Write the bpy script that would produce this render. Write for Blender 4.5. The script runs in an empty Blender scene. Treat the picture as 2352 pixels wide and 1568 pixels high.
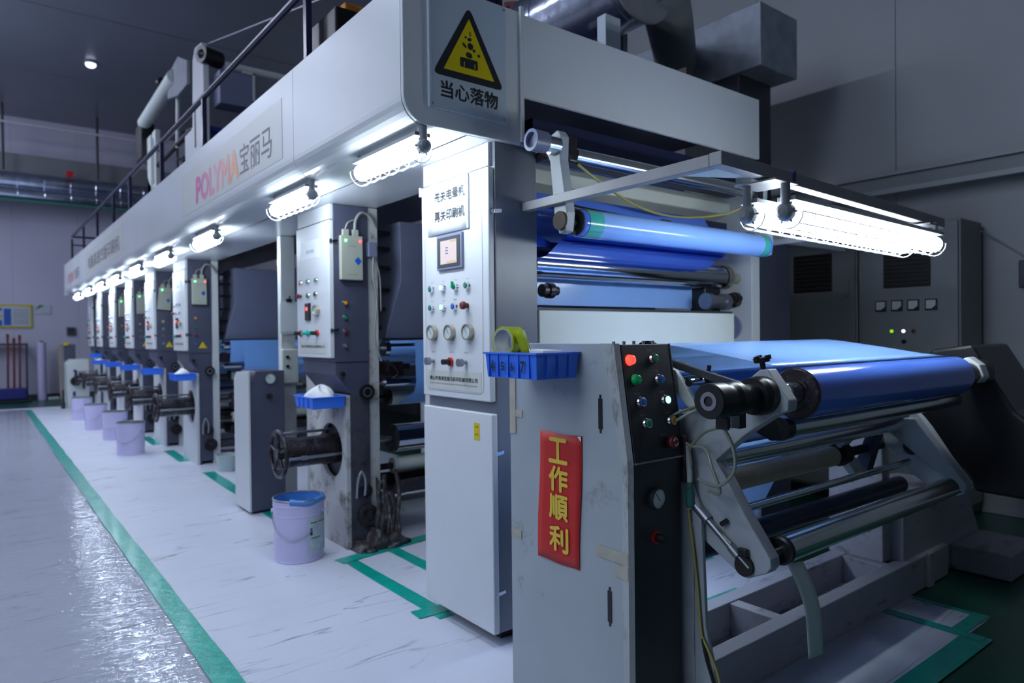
import bpy, bmesh, math, random
from mathutils import Vector, Matrix
random.seed(7)
S = bpy.context.scene
COL = S.collection
pi = math.pi

# ---------------------------------------------------------------- camera, world, light, exposure
cam_d = bpy.data.cameras.new('camera'); cam = bpy.data.objects.new('camera', cam_d); COL.objects.link(cam)
cam_d.lens = 24.0; cam_d.sensor_width = 36.0; cam_d.clip_start = .05; cam_d.clip_end = 100
YAW, PIT, ROL = 0.66456658, -0.00994509, -0.01070688
fw = Vector((math.sin(YAW) * math.cos(PIT), math.cos(YAW) * math.cos(PIT), math.sin(PIT)))
rt0 = Vector((math.cos(YAW), -math.sin(YAW), 0)); up0 = rt0.cross(fw)
rt = rt0 * math.cos(ROL) + up0 * math.sin(ROL); up = -rt0 * math.sin(ROL) + up0 * math.cos(ROL)
cam.matrix_world = Matrix(((rt.x, up.x, -fw.x, 0), (rt.y, up.y, -fw.y, 0), (rt.z, up.z, -fw.z, 1.25), (0, 0, 0, 1)))
cam_d.dof.use_dof = True; cam_d.dof.focus_distance = 2.05; cam_d.dof.aperture_fstop = 2.8
S.camera = cam
W = bpy.data.worlds.new('world'); S.world = W; W.use_nodes = True
W.node_tree.nodes['Background'].inputs[0].default_value = (.55, .62, .9, 1)
W.node_tree.nodes['Background'].inputs[1].default_value = .10
S.view_settings.view_transform = 'Standard'; S.view_settings.look = 'None'
S.view_settings.gamma = 1; S.view_settings.use_curve_mapping = False
S.view_settings.exposure = 0.0
S.cycles.use_denoising = True
S.cycles.max_bounces = 6; S.cycles.diffuse_bounces = 3; S.cycles.glossy_bounces = 4
S.cycles.transparent_max_bounces = 8
S.cycles.caustics_reflective = False; S.cycles.caustics_refractive = False
S.cycles.sample_clamp_indirect = 12

LAMP_POWER = 48.0        # emission strength of the tubes under the canopy
FRAME_LAMP_POWER = 26.0  # the long double lamp over the rewinder
CEIL_POWER = 42.0         # strip lights on the ceiling over the aisle

def area(name, loc, size, sy, power, color, rot):
    d = bpy.data.lights.new(name, 'AREA'); d.shape = 'RECTANGLE'; d.size = size; d.size_y = sy
    d.energy = power; d.color = color
    o = bpy.data.objects.new(name, d); COL.objects.link(o); o.location = loc; o.rotation_euler = rot
    return o
# added area fill from the left of the aisle
area('aisle_fill', (-3.4, 2.2, 3.6), 4.8, 1.8, 120, (.70, .84, 1.0), (0, -math.radians(62), 0))
area('aisle_fill', (-3.4, 11.5, 3.6), 7.0, 1.8, 260, (.72, .79, 1.0), (0, -math.radians(62), 0))

# ---------------------------------------------------------------- materials
def mat(name, col, rough=.5, metal=0, var=.0, vscale=6, bump=0, bscale=40, coat=0, emit=None, es=0, dirt=0, dscale=3, dcol=(.05, .045, .04), stretch=None, spec=None, aniso=0):
    m = bpy.data.materials.new(name); m.use_nodes = True
    nt = m.node_tree; N = nt.nodes; L = nt.links; b = N['Principled BSDF']
    b.inputs['Base Color'].default_value = (*col, 1); b.inputs['Roughness'].default_value = rough
    b.inputs['Metallic'].default_value = metal
    if spec is not None: b.inputs['Specular IOR Level'].default_value = spec
    if coat: b.inputs['Coat Weight'].default_value = coat; b.inputs['Coat Roughness'].default_value = .08
    if aniso: b.inputs['Anisotropic'].default_value = aniso
    if emit: b.inputs['Emission Color'].default_value = (*emit, 1); b.inputs['Emission Strength'].default_value = es
    tc = None
    def coords():
        nonlocal tc
        if tc is None:
            t = N.new('ShaderNodeNewGeometry'); mp = N.new('ShaderNodeMapping'); L.new(t.outputs['Position'], mp.inputs[0])
            if stretch: mp.inputs['Scale'].default_value = stretch
            tc = mp.outputs[0]
        return tc
    src = None
    if var:
        n = N.new('ShaderNodeTexNoise'); n.inputs['Scale'].default_value = vscale; n.inputs['Detail'].default_value = 5
        L.new(coords(), n.inputs['Vector'])
        r = N.new('ShaderNodeMapRange'); r.inputs[1].default_value = .3; r.inputs[2].default_value = .7
        r.inputs[3].default_value = 1 - var; r.inputs[4].default_value = 1 + var * .5
        L.new(n.outputs[0], r.inputs[0])
        x = N.new('ShaderNodeVectorMath'); x.operation = 'SCALE'; x.inputs[0].default_value = col; L.new(r.outputs[0], x.inputs['Scale'])
        src = x.outputs[0]
    if dirt:
        n = N.new('ShaderNodeTexNoise'); n.inputs['Scale'].default_value = dscale; n.inputs['Detail'].default_value = 8; n.inputs['Roughness'].default_value = .7
        L.new(coords(), n.inputs['Vector'])
        r = N.new('ShaderNodeMapRange'); r.inputs[1].default_value = .62 - dirt * .2; r.inputs[2].default_value = .75 - dirt * .1
        L.new(n.outputs[0], r.inputs[0])
        x = N.new('ShaderNodeMix'); x.data_type = 'RGBA'; L.new(r.outputs[0], x.inputs[0])
        if src: L.new(src, x.inputs[6])
        else: x.inputs[6].default_value = (*col, 1)
        x.inputs[7].default_value = (*dcol, 1); src = x.outputs[2]
    if src: L.new(src, b.inputs['Base Color'])
    if bump:
        n = N.new('ShaderNodeTexNoise'); n.inputs['Scale'].default_value = bscale; n.inputs['Detail'].default_value = 3
        L.new(coords(), n.inputs['Vector'])
        bp = N.new('ShaderNodeBump'); bp.inputs['Strength'].default_value = bump; bp.inputs['Distance'].default_value = .01
        L.new(n.outputs[0], bp.inputs['Height']); L.new(bp.outputs[0], b.inputs['Normal'])
    return m

M = {}
M['white'] = mat('white_paint', (.60, .63, .66), .32, var=.06, vscale=1.5, dirt=.12, dscale=1.2, dcol=(.38, .38, .36))
M['canopy'] = mat('canopy_white_paint', (.60, .63, .66), .30, var=.08, vscale=1.1)
M['underside'] = mat('underside_paint', (.55, .58, .64), .22, var=.05, vscale=2)
M['door'] = mat('panel_white_paint', (.62, .65, .70), .38, var=.04, vscale=3)
M['offwhite'] = mat('cream_paint', (.62, .68, .66), .45, var=.06, vscale=3)
M['worn'] = mat('worn_white_paint', (.50, .51, .52), .5, var=.12, vscale=5, dirt=.55, dscale=7, dcol=(.09, .07, .065))
M['dark'] = mat('dark_blue_grey_paint', (.065, .070, .115), .42, var=.12, vscale=5)
M['dark_worn'] = mat('dark_grey_stained_paint', (.055, .06, .085), .5, var=.15, vscale=8, dirt=.5, dscale=9, dcol=(.014, .01, .012))
M['hood'] = mat('hood_blue_grey_paint', (.17, .19, .30), .38, var=.06, vscale=2)
M['midgrey'] = mat('brushed_grey_paint', (.18, .20, .255), .34, var=.18, vscale=3)
M['console'] = mat('console_grey_paint', (.36, .40, .44), .5, var=.06, vscale=4, dirt=.04, dscale=5, dcol=(.16, .15, .14))
M['console_edge'] = mat('console_edge_worn_paint', (.42, .45, .46), .5, var=.1, vscale=9, dirt=.5, dscale=18, dcol=(.11, .09, .07), stretch=(1, 1, .35))
M['black'] = mat('black_plastic', (.008, .009, .011), .35)
M['blackpaint'] = mat('black_panel_paint', (.010, .013, .018), .42, var=.1)
M['slate'] = mat('dark_slate_paint', (.028, .036, .045), .45, var=.15, vscale=5)
M['rubber'] = mat('black_rubber', (.012, .012, .013), .6)
M['blackgrease'] = mat('inked_metal', (.035, .030, .036), .32, metal=.55, dirt=.45, dscale=16, dcol=(.16, .14, .16), bump=.4, bscale=60)
M['inkedmess'] = mat('ink_residue', (.035, .028, .034), .45, dirt=.6, dscale=22, dcol=(.20, .17, .19), bump=.9, bscale=50)
M['chrome'] = mat('chrome', (.72, .75, .82), .10, metal=1)
M['steel'] = mat('roller_steel', (.66, .70, .72), .2, metal=1, var=.05, vscale=9)
M['dullsteel'] = mat('dull_steel', (.34, .36, .40), .36, metal=.9, var=.1)
M['galv'] = mat('galvanised_sheet', (.66, .72, .88), .20, metal=.95, var=.2, vscale=5, bump=.25, bscale=14)
M['galvbox'] = mat('galvanised_box_sheet', (.30, .34, .40), .5, metal=.4, var=.25, vscale=7)
M['flex'] = mat('grey_duct_cloth', (.24, .26, .30), .7, var=.15)
M['green_duct'] = mat('green_flange', (.03, .16, .13), .5)
M['film'] = mat('blue_film', (.27, .49, .98), .22, coat=.35, var=.05, vscale=3)
def translucent(m, w, col):
    N = m.node_tree.nodes; L = m.node_tree.links; o = N['Material Output']; b = N['Principled BSDF']
    t = N.new('ShaderNodeBsdfTranslucent'); t.inputs[0].default_value = (*col, 1); x = N.new('ShaderNodeMixShader'); x.inputs[0].default_value = w
    L.new(b.outputs[0], x.inputs[1]); L.new(t.outputs[0], x.inputs[2]); L.new(x.outputs[0], o.inputs[0])
M['filmunit'] = mat('blue_film_between_columns', (.22, .46, .97), .18, coat=.5)
translucent(M['film'], .15, (.30, .52, .96))
M['filmdark'] = mat('blue_film_layers', (.085, .20, .78), .16, coat=.4)
M['teal'] = mat('teal_tape', (.0, .42, .34), .28, var=.18, vscale=14, coat=.4, bump=.25, bscale=28)
M['tealwrap'] = mat('teal_roller_tape', (.05, .42, .36), .25, coat=.4)
M['rubberwhite'] = mat('white_rubber', (.52, .57, .55), .45)
M['kraft'] = mat('kraft_card', (.50, .43, .34), .75, var=.08, vscale=30)
M['red'] = mat('red_paper', (.52, .012, .010), .55, var=.06, vscale=12)
M['gold'] = mat('gold_print', (.80, .55, .06), .35, metal=.25)
M['ink'] = mat('black_print', (.012, .014, .018), .5)
M['greyink'] = mat('grey_print', (.16, .16, .18), .5)
M['greenframe'] = mat('greyprint_light', (.30, .31, .32), .5)
M['yellow'] = mat('yellow_print', (.62, .50, .0), .45)
M['signwhite'] = mat('sign_board', (.44, .52, .60), .35)
M['paper'] = mat('white_paper', (.80, .86, .90), .55)
M['acrylic'] = mat('label_film', (.56, .58, .56), .35)
M['tapebeige'] = mat('old_masking_tape', (.42, .40, .33), .6, var=.15, vscale=20)
M['bluebin'] = mat('blue_plastic', (.04, .19, .88), .38)
M['yellowroll'] = mat('yellow_green_tape', (.48, .58, .02), .18, coat=.6, var=.25, vscale=25)
M['cardcore'] = mat('pale_card_core', (.50, .55, .55), .6, var=.25, vscale=30)
M['lilac'] = mat('lilac_tin', (.58, .55, .82), .42, var=.05, vscale=8)
M['tinlabel'] = mat('tin_label', (.52, .60, .68), .5, var=.2, vscale=40)
M['cloth'] = mat('white_cloth', (.80, .82, .86), .9, bump=.5, bscale=30)
M['bluecloth'] = mat('blue_plastic_liner', (.08, .25, .62), .35)
M['clearplastic'] = mat('translucent_bucket', (.50, .58, .60), .25, var=.1)
M['boxcream'] = mat('cream_enamel', (.36, .38, .33), .45, var=.05)
M['greycable'] = mat('grey_cable', (.26, .27, .26), .5)
M['hose'] = mat('clear_hose', (.28, .30, .24), .25, coat=.5)
M['yhose'] = mat('yellowed_hose', (.36, .33, .10), .35)
M['blk_hose'] = mat('black_hose', (.01, .01, .01), .4)
M['brass'] = mat('brass_gauge_rim', (.50, .46, .36), .3, metal=.9)
M['dial'] = mat('gauge_dial', (.55, .62, .63), .25, coat=.6)
M['frame'] = mat('frame_grey_paint', (.33, .33, .35), .5, var=.08, vscale=8)
M['beam'] = mat('lilac_grey_base_paint', (.40, .41, .48), .5, var=.12, vscale=6, dirt=.25, dscale=6, dcol=(.03, .025, .022), stretch=(.45, 1, 1.4))
M['greenglow'] = mat('lit_green_button', (.1, .8, .5), .3, emit=(.35, 1, .62), es=2.2)
M['redglow'] = mat('lit_red_button', (.8, .05, .02), .3, emit=(1, .05, .03), es=2.2)
M['ledgreen'] = mat('green_led', (.1, .8, .2), .3, emit=(.1, 1, .25), es=6)
M['ledred'] = mat('red_led', (.8, .05, .02), .3, emit=(1, .05, .05), es=4)
M['lamp_lime'] = mat('lime_indicator', (.3, .6, .02), .3, emit=(.4, .9, .02), es=.7)
M['lampwhite'] = mat('white_indicator', (.8, .8, .8), .3, emit=(1, 1, 1), es=1.6)
M['green'] = mat('green_button', (.0, .22, .11), .3)
M['greenlite'] = mat('bright_green_button', (.0, .45, .14), .3)
M['blue'] = mat('blue_button', (.01, .10, .50), .3)
M['orange'] = mat('orange_button', (.62, .28, .0), .3)
M['redbtn'] = mat('dark_red_button', (.16, .018, .018), .35)
M['redcap'] = mat('red_valve_ring', (.55, .02, .02), .35)
M['screen'] = mat('lit_screen', (.05, .05, .05), .3, emit=(.85, .74, .78), es=.85)
M['screenorange'] = mat('lit_screen_tab', (.05, .04, .03), .3, emit=(.80, .58, .42), es=.8)
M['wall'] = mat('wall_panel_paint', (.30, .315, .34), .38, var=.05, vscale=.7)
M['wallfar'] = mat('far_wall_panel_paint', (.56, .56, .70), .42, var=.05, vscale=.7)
M['ceiling'] = mat('ceiling_panel_paint', (.20, .22, .27), .27, var=.06, vscale=.7)
M['joint'] = mat('panel_joint', (.06, .065, .08), .5)
M['greenfloor'] = mat('green_epoxy_floor', (.0, .075, .045), .30, var=.25, vscale=2)
M['wood'] = mat('brown_board', (.10, .07, .05), .7, var=.3, vscale=9)
M['maroon'] = mat('maroon_handle', (.16, .02, .02), .5)
M['navy'] = mat('navy_plastic', (.015, .02, .20), .45)
M['navypaint'] = mat('navy_painted_steel', (.02, .025, .065), .35, var=.1)
M['railpaint'] = mat('dark_blue_rail_paint', (.022, .024, .062), .25)
M['cabinet'] = mat('cabinet_grey_enamel', (.20, .215, .235), .42, var=.12, vscale=2.5)
M['vent'] = mat('black_filter_mesh', (.012, .013, .013), .7)
M['orange_box'] = mat('orange_plastic', (.6, .22, .02), .5)
M['rust'] = mat('rusty_stain', (.045, .028, .02), .7)
M['tube'] = mat('fluorescent_tube', (.9, .95, 1), .3, emit=(.80, .91, 1.0), es=LAMP_POWER)
M['tube2'] = mat('fluorescent_tube_long', (.9, .95, 1), .3, emit=(.86, .95, 1.0), es=FRAME_LAMP_POWER)
M['ceiltube'] = mat('ceiling_strip_diffuser', (.9, .95, 1), .3, emit=(.74, .80, 1.0), es=CEIL_POWER)
M['reflectglow'] = mat('emissive_reflection_glow', (.8, .8, .9), .3, emit=(.75, .78, 1.0), es=2.5)
M['wire'] = mat('white_guard_wire', (.75, .80, .82), .4)
M['lampend'] = mat('grey_cast_lamp_end', (.22, .24, .27), .45)

def rosette(name, stops):          # gradient print along world Y
    m = bpy.data.materials.new(name); m.use_nodes = True
    N = m.node_tree.nodes; L = m.node_tree.links; b = N['Principled BSDF']
    g = N.new('ShaderNodeNewGeometry'); s = N.new('ShaderNodeSeparateXYZ'); L.new(g.outputs['Position'], s.inputs[0])
    r = N.new('ShaderNodeMapRange'); r.inputs[1].default_value = stops[0]; r.inputs[2].default_value = stops[1]
    L.new(s.outputs[1], r.inputs[0])
    c = N.new('ShaderNodeValToRGB'); L.new(r.outputs[0], c.inputs[0])
    e = c.color_ramp.elements
    e[0].position = 0; e[0].color = (.85, .40, .16, 1); e[1].position = 1; e[1].color = (.62, .05, .32, 1)
    k = e.new(.45); k.color = (.80, .36, .42, 1)
    L.new(c.outputs[0], b.inputs['Base Color']); b.inputs['Roughness'].default_value = .4
    return m

def marble():
    m = bpy.data.materials.new('marble_print_film'); m.use_nodes = True
    N = m.node_tree.nodes; L = m.node_tree.links; b = N['Principled BSDF']
    g = N.new('ShaderNodeNewGeometry')
    mp = N.new('ShaderNodeMapping'); mp.inputs['Rotation'].default_value = (0, 0, math.radians(-32)); mp.inputs['Scale'].default_value = (.55, 4.4, 1)
    L.new(g.outputs['Position'], mp.inputs[0])
    n = N.new('ShaderNodeTexNoise'); n.inputs['Scale'].default_value = 1.3; n.inputs['Detail'].default_value = 4; n.inputs['Roughness'].default_value = .42; n.inputs['Distortion'].default_value = .12
    L.new(mp.outputs[0], n.inputs['Vector'])
    a = N.new('ShaderNodeMath'); a.operation = 'SUBTRACT'; a.inputs[1].default_value = .5; L.new(n.outputs[0], a.inputs[0])
    ab = N.new('ShaderNodeMath'); ab.operation = 'ABSOLUTE'; L.new(a.outputs[0], ab.inputs[0])
    mr = N.new('ShaderNodeMapRange'); mr.inputs[1].default_value = .0; mr.inputs[2].default_value = .008; mr.inputs[3].default_value = 1; mr.inputs[4].default_value = 0
    L.new(ab.outputs[0], mr.inputs[0])
    n2 = N.new('ShaderNodeTexNoise'); n2.inputs['Scale'].default_value = 2.6; n2.inputs['Detail'].default_value = 3; L.new(g.outputs['Position'], n2.inputs['Vector'])
    m2 = N.new('ShaderNodeMapRange'); m2.inputs[1].default_value = .44; m2.inputs[2].default_value = .62; L.new(n2.outputs[0], m2.inputs[0])
    mu = N.new('ShaderNodeMath'); mu.operation = 'MULTIPLY'; L.new(mr.outputs[0], mu.inputs[0]); L.new(m2.outputs[0], mu.inputs[1])
    mx = N.new('ShaderNodeMix'); mx.data_type = 'RGBA'; L.new(mu.outputs[0], mx.inputs[0])
    n3 = N.new('ShaderNodeTexNoise'); n3.inputs['Scale'].default_value = 1.6; n3.inputs['Detail'].default_value = 4; L.new(g.outputs['Position'], n3.inputs['Vector'])
    cr = N.new('ShaderNodeMix'); cr.data_type = 'RGBA'; L.new(n3.outputs[0], cr.inputs[0])
    cr.inputs[6].default_value = (.58, .61, .73, 1); cr.inputs[7].default_value = (.70, .74, .86, 1)
    L.new(cr.outputs[2], mx.inputs[6]); mx.inputs[7].default_value = (.20, .22, .28, 1)
    L.new(mx.outputs[2], b.inputs['Base Color'])
    b.inputs['Roughness'].default_value = .42; b.inputs['Specular IOR Level'].default_value = .4
    bn = N.new('ShaderNodeTexNoise'); bn.inputs['Scale'].default_value = 4; L.new(g.outputs['Position'], bn.inputs['Vector'])
    bp = N.new('ShaderNodeBump'); bp.inputs['Strength'].default_value = .35; bp.inputs['Distance'].default_value = .02
    L.new(bn.outputs[0], bp.inputs['Height']); L.new(bp.outputs[0], b.inputs['Normal'])
    return m
M['marble'] = marble()

def clear_sheet():
    m = bpy.data.materials.new('clear_wrinkled_plastic'); m.use_nodes = True
    N = m.node_tree.nodes; L = m.node_tree.links; N.remove(N['Principled BSDF']); out = N['Material Output']
    g = N.new('ShaderNodeNewGeometry'); mp = N.new('ShaderNodeMapping'); mp.inputs['Scale'].default_value = (1, 2.3, 1); mp.inputs['Rotation'].default_value = (0, 0, .35)
    L.new(g.outputs['Position'], mp.inputs[0])
    n = N.new('ShaderNodeTexNoise'); n.inputs['Scale'].default_value = 9; n.inputs['Detail'].default_value = 3; n.inputs['Roughness'].default_value = .5; n.inputs['Distortion'].default_value = 1.2
    L.new(mp.outputs[0], n.inputs['Vector'])
    bp = N.new('ShaderNodeBump'); bp.inputs['Strength'].default_value = 1; bp.inputs['Distance'].default_value = .0045; L.new(n.outputs[0], bp.inputs['Height'])
    gl = N.new('ShaderNodeBsdfGlossy'); gl.inputs['Roughness'].default_value = .02; gl.inputs['Color'].default_value = (.9, .92, 1, 1); L.new(bp.outputs[0], gl.inputs['Normal'])
    tr = N.new('ShaderNodeBsdfTransparent'); tr.inputs[0].default_value = (.985, .985, .99, 1)
    fr = N.new('ShaderNodeFresnel'); fr.inputs[0].default_value = 1.22
    mm = N.new('ShaderNodeMath'); mm.operation = 'MAXIMUM'; mm.inputs[1].default_value = .14; L.new(fr.outputs[0], mm.inputs[0])
    mx = N.new('ShaderNodeMixShader'); L.new(mm.outputs[0], mx.inputs[0]); L.new(tr.outputs[0], mx.inputs[1]); L.new(gl.outputs[0], mx.inputs[2])
    L.new(mx.outputs[0], out.inputs[0])
    return m
M['clear'] = clear_sheet()

# ---------------------------------------------------------------- mesh builder
class MB:
    def __init__(s): s.v = []; s.f = []; s.s = []
    def add(s, vs, fs, smooth=False):
        o = len(s.v); s.v += [tuple(v) for v in vs]
        for f in fs: s.f.append([i + o for i in f]); s.s.append(smooth)
        return s
    def box(s, x0, x1, y0, y1, z0, z1):
        return s.add([(x0, y0, z0), (x1, y0, z0), (x1, y1, z0), (x0, y1, z0), (x0, y0, z1), (x1, y0, z1), (x1, y1, z1), (x0, y1, z1)],
                     [(3, 2, 1, 0), (4, 5, 6, 7), (0, 1, 5, 4), (1, 2, 6, 5), (2, 3, 7, 6), (3, 0, 4, 7)])
    def prism(s, pts, axis, a, b):
        """pts: polygon in the two other axes (in xyz order)"""
        def P(p, t):
            if axis == 'x': return (t, p[0], p[1])
            if axis == 'y': return (p[0], t, p[1])
            return (p[0], p[1], t)
        n = len(pts); vs = [P(p, a) for p in pts] + [P(p, b) for p in pts]
        fs = [tuple(range(n)), tuple(range(2 * n - 1, n - 1, -1))] + [(i, i + n, (i + 1) % n + n, (i + 1) % n) for i in range(n)]
        return s.add(vs, fs)
    def cyl(s, p0, p1, r0, r1=None, n=20, caps=True):
        r1 = r0 if r1 is None else r1
        p0 = Vector(p0); p1 = Vector(p1); d = (p1 - p0).normalized()
        a = d.orthogonal().normalized(); b = d.cross(a)
        ring = lambda p, r: [p + a * r * math.cos(2 * pi * i / n) + b * r * math.sin(2 * pi * i / n) for i in range(n)]
        A, B = ring(p0, r0), ring(p1, r1)
        s.add(A + B, [(i, (i + 1) % n, (i + 1) % n + n, i + n) for i in range(n)], True)
        if caps:
            if r0 > 0: s.add(A, [tuple(range(n - 1, -1, -1))])
            if r1 > 0: s.add(B, [tuple(range(n))])
        return s
    def lathe(s, p0, d, prof, n=24):
        """prof: list of (t, r) along direction d; sharp steps"""
        p0 = Vector(p0); d = Vector(d).normalized()
        for (t0, r0), (t1, r1) in zip(prof, prof[1:]):
            if abs(t1 - t0) < 1e-6:
                a = d.orthogonal().normalized(); b = d.cross(a); c = p0 + d * t0
                A = [c + (a * math.cos(2 * pi * i / n) + b * math.sin(2 * pi * i / n)) * r0 for i in range(n)]
                B = [c + (a * math.cos(2 * pi * i / n) + b * math.sin(2 * pi * i / n)) * r1 for i in range(n)]
                if r1 < 1e-6: s.add(A, [tuple(range(n))])
                elif r0 < 1e-6: s.add(B, [tuple(range(n))])
                else: s.add(A + B, [(i, (i + 1) % n, (i + 1) % n + n, i + n) for i in range(n)])
            else: s.cyl(p0 + d * t0, p0 + d * t1, r0, r1, n, False)
        return s
    def tube(s, pts, r, n=8, smooth_path=True):
        P = [Vector(p) for p in pts]
        if smooth_path and len(P) > 2:
            Q = []
            for i in range(len(P) - 1):
                a, b = P[max(i - 1, 0)], P[i]; c, d = P[i + 1], P[min(i + 2, len(P) - 1)]
                for k in range(5):
                    t = k / 5
                    Q.append(.5 * ((2 * b) + (c - a) * t + (2 * a - 5 * b + 4 * c - d) * t * t + (3 * b - a - 3 * c + d) * t ** 3))
            P = Q + [P[-1]]
        rings = []; u = None
        for i, p in enumerate(P):
            d = (P[min(i + 1, len(P) - 1)] - P[max(i - 1, 0)]).normalized()
            u = d.orthogonal().normalized() if u is None else (u - d * u.dot(d)).normalized()
            w = d.cross(u)
            rings.append([p + (u * math.cos(2 * pi * k / n) + w * math.sin(2 * pi * k / n)) * r for k in range(n)])
        vs = [v for g in rings for v in g]; fs = []
        for i in range(len(P) - 1):
            for k in range(n): fs.append((i * n + k, i * n + (k + 1) % n, (i + 1) * n + (k + 1) % n, (i + 1) * n + k))
        return s.add(vs, fs, True)
    def torus(s, c, axis, R, r, n=28, m=8):
        c = Vector(c); d = Vector(axis).normalized(); a = d.orthogonal().normalized(); b = d.cross(a)
        vs = []; fs = []
        for i in range(n):
            u = a * math.cos(2 * pi * i / n) + b * math.sin(2 * pi * i / n)
            for k in range(m): vs.append(c + u * (R + r * math.cos(2 * pi * k / m)) + d * r * math.sin(2 * pi * k / m))
        for i in range(n):
            for k in range(m): fs.append((i * m + k, ((i + 1) % n) * m + k, ((i + 1) % n) * m + (k + 1) % m, i * m + (k + 1) % m))
        return s.add(vs, fs, True)
    def sphere(s, c, r, sc=(1, 1, 1), n=16, m=10):
        c = Vector(c); vs = []; fs = []
        for j in range(m + 1):
            t = pi * j / m
            for i in range(n): vs.append((c.x + r * sc[0] * math.sin(t) * math.cos(2 * pi * i / n), c.y + r * sc[1] * math.sin(t) * math.sin(2 * pi * i / n), c.z + r * sc[2] * math.cos(t)))
        for j in range(m):
            for i in range(n): fs.append((j * n + i, (j + 1) * n + i, (j + 1) * n + (i + 1) % n, j * n + (i + 1) % n))
        return s.add(vs, fs, True)
    def sheet(s, rows, smooth=True):
        """rows: grid of points"""
        h = len(rows); w = len(rows[0]); vs = [p for r in rows for p in r]
        return s.add(vs, [(j * w + i, j * w + i + 1, (j + 1) * w + i + 1, (j + 1) * w + i) for j in range(h - 1) for i in range(w - 1)], smooth)

def world_loc(o):
    v = Vector((0, 0, 0))
    while o is not None: v += Vector(o.location); o = o.parent
    return v
def ob(name, mb, m, parent=None, bevel=0, label=None, solid=0):
    me = bpy.data.meshes.new(name)
    off = world_loc(parent) if parent else Vector((0, 0, 0))
    if parent is None and mb.v:      # origin at the mesh base
        xs = [v[0] for v in mb.v]; ys = [v[1] for v in mb.v]; zs = [v[2] for v in mb.v]
        off = Vector(((min(xs) + max(xs)) / 2, (min(ys) + max(ys)) / 2, min(zs)))
    me.from_pydata([(v[0] - off.x, v[1] - off.y, v[2] - off.z) for v in mb.v], [], mb.f)
    me.polygons.foreach_set('use_smooth', mb.s); me.materials.append(M[m] if isinstance(m, str) else m)
    bm = bmesh.new(); bm.from_mesh(me); bmesh.ops.recalc_face_normals(bm, faces=bm.faces); bm.to_mesh(me); bm.free()
    me.update()
    o = bpy.data.objects.new(name, me); COL.objects.link(o)
    if parent: o.parent = parent
    else: o.location = off
    if bevel:
        b = o.modifiers.new('bevel', 'BEVEL'); b.width = bevel; b.segments = 2; b.limit_method = 'ANGLE'; b.angle_limit = math.radians(40)
    if solid:
        k = o.modifiers.new('solid', 'SOLIDIFY'); k.thickness = solid; k.offset = 0
    if label: o['label'] = label
    return o
def thing(name, loc, label, cat, group=None):
    o = bpy.data.objects.new(name, None); COL.objects.link(o); o.location = loc; o.empty_display_size = .1
    o['label'] = label; o['category'] = cat
    if group: o['group'] = group
    return o
def tag(o, label, cat, group=None):
    o['label'] = label; o['category'] = cat
    if group: o['group'] = group
    return o
def struct(o): o['kind'] = 'structure'; return o
def copy_tree(o, parent=None):
    c = o.copy(); COL.objects.link(c)
    if parent is not None: c.parent = parent
    for ch in [k for k in bpy.data.objects if k.parent == o]: copy_tree(ch, c)
    return c

def text(name, s, face, pos, w, h, m, parent, bold=0.0, ux=None, uz=None, label=None):
    """flat print fitted to w x h; face '-x' or '-y'; pos = centre"""
    cu = bpy.data.curves.new('txt', 'FONT'); cu.body = s; cu.align_x = 'CENTER'; cu.resolution_u = 2
    t = bpy.data.objects.new('txt', cu); me = bpy.data.meshes.new_from_object(t)
    bpy.data.objects.remove(t); bpy.data.curves.remove(cu)
    if not me.vertices: return None
    xs = [v.co.x for v in me.vertices]; ys = [v.co.y for v in me.vertices]
    cx, cy = (min(xs) + max(xs)) / 2, (min(ys) + max(ys)) / 2; sx = w / (max(xs) - min(xs)); sy = h / (max(ys) - min(ys))
    if ux is None: ux = Vector((0, -1, 0)) if face == '-x' else Vector((1, 0, 0))
    if uz is None: uz = Vector((0, 0, 1))
    p = Vector(pos) - (world_loc(parent) if parent else Vector((0, 0, 0)))
    for v in me.vertices:
        a = (v.co.x - cx) * sx; b = (v.co.y - cy) * sy
        v.co = p + ux * a + uz * b
    if bold:                       # thicker strokes: the outline again, shifted a hair each way
        nrm = ux.cross(uz); V = [v.co.copy() for v in me.vertices]; Fs = [tuple(p.vertices) for p in me.polygons]; k = bold * h; vs = []; fs = []
        for i, (da, db) in enumerate(((0, 0), (k, 0), (-k, 0), (0, k), (0, -k))):
            vs += [tuple(v + ux * da + uz * db + nrm * (.00005 * i)) for v in V]; fs += [tuple(j + len(V) * i for j in f) for f in Fs]
        me = bpy.data.meshes.new(name); me.from_pydata(vs, [], fs)
    me.name = name; me.materials.clear(); me.materials.append(M[m] if isinstance(m, str) else m)
    o = bpy.data.objects.new(name, me); COL.objects.link(o); o.parent = parent
    if label: o['label'] = label
    return o

def rrect(y0, y1, z0, z1, r, n=4):
    pts = []
    for cx, cy, a0 in ((y1 - r, z1 - r, 0), (y0 + r, z1 - r, 90), (y0 + r, z0 + r, 180), (y1 - r, z0 + r, 270)):
        for k in range(n + 1):
            a = math.radians(a0 + 90 * k / n); pts.append((cx + r * math.cos(a), cy + r * math.sin(a)))
    return pts

# ---------------------------------------------------------------- setting
struct(ob('floor', MB().box(-4, 5.6, -3.5, 17.8, -.12, -.003), 'greenfloor'))
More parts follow.
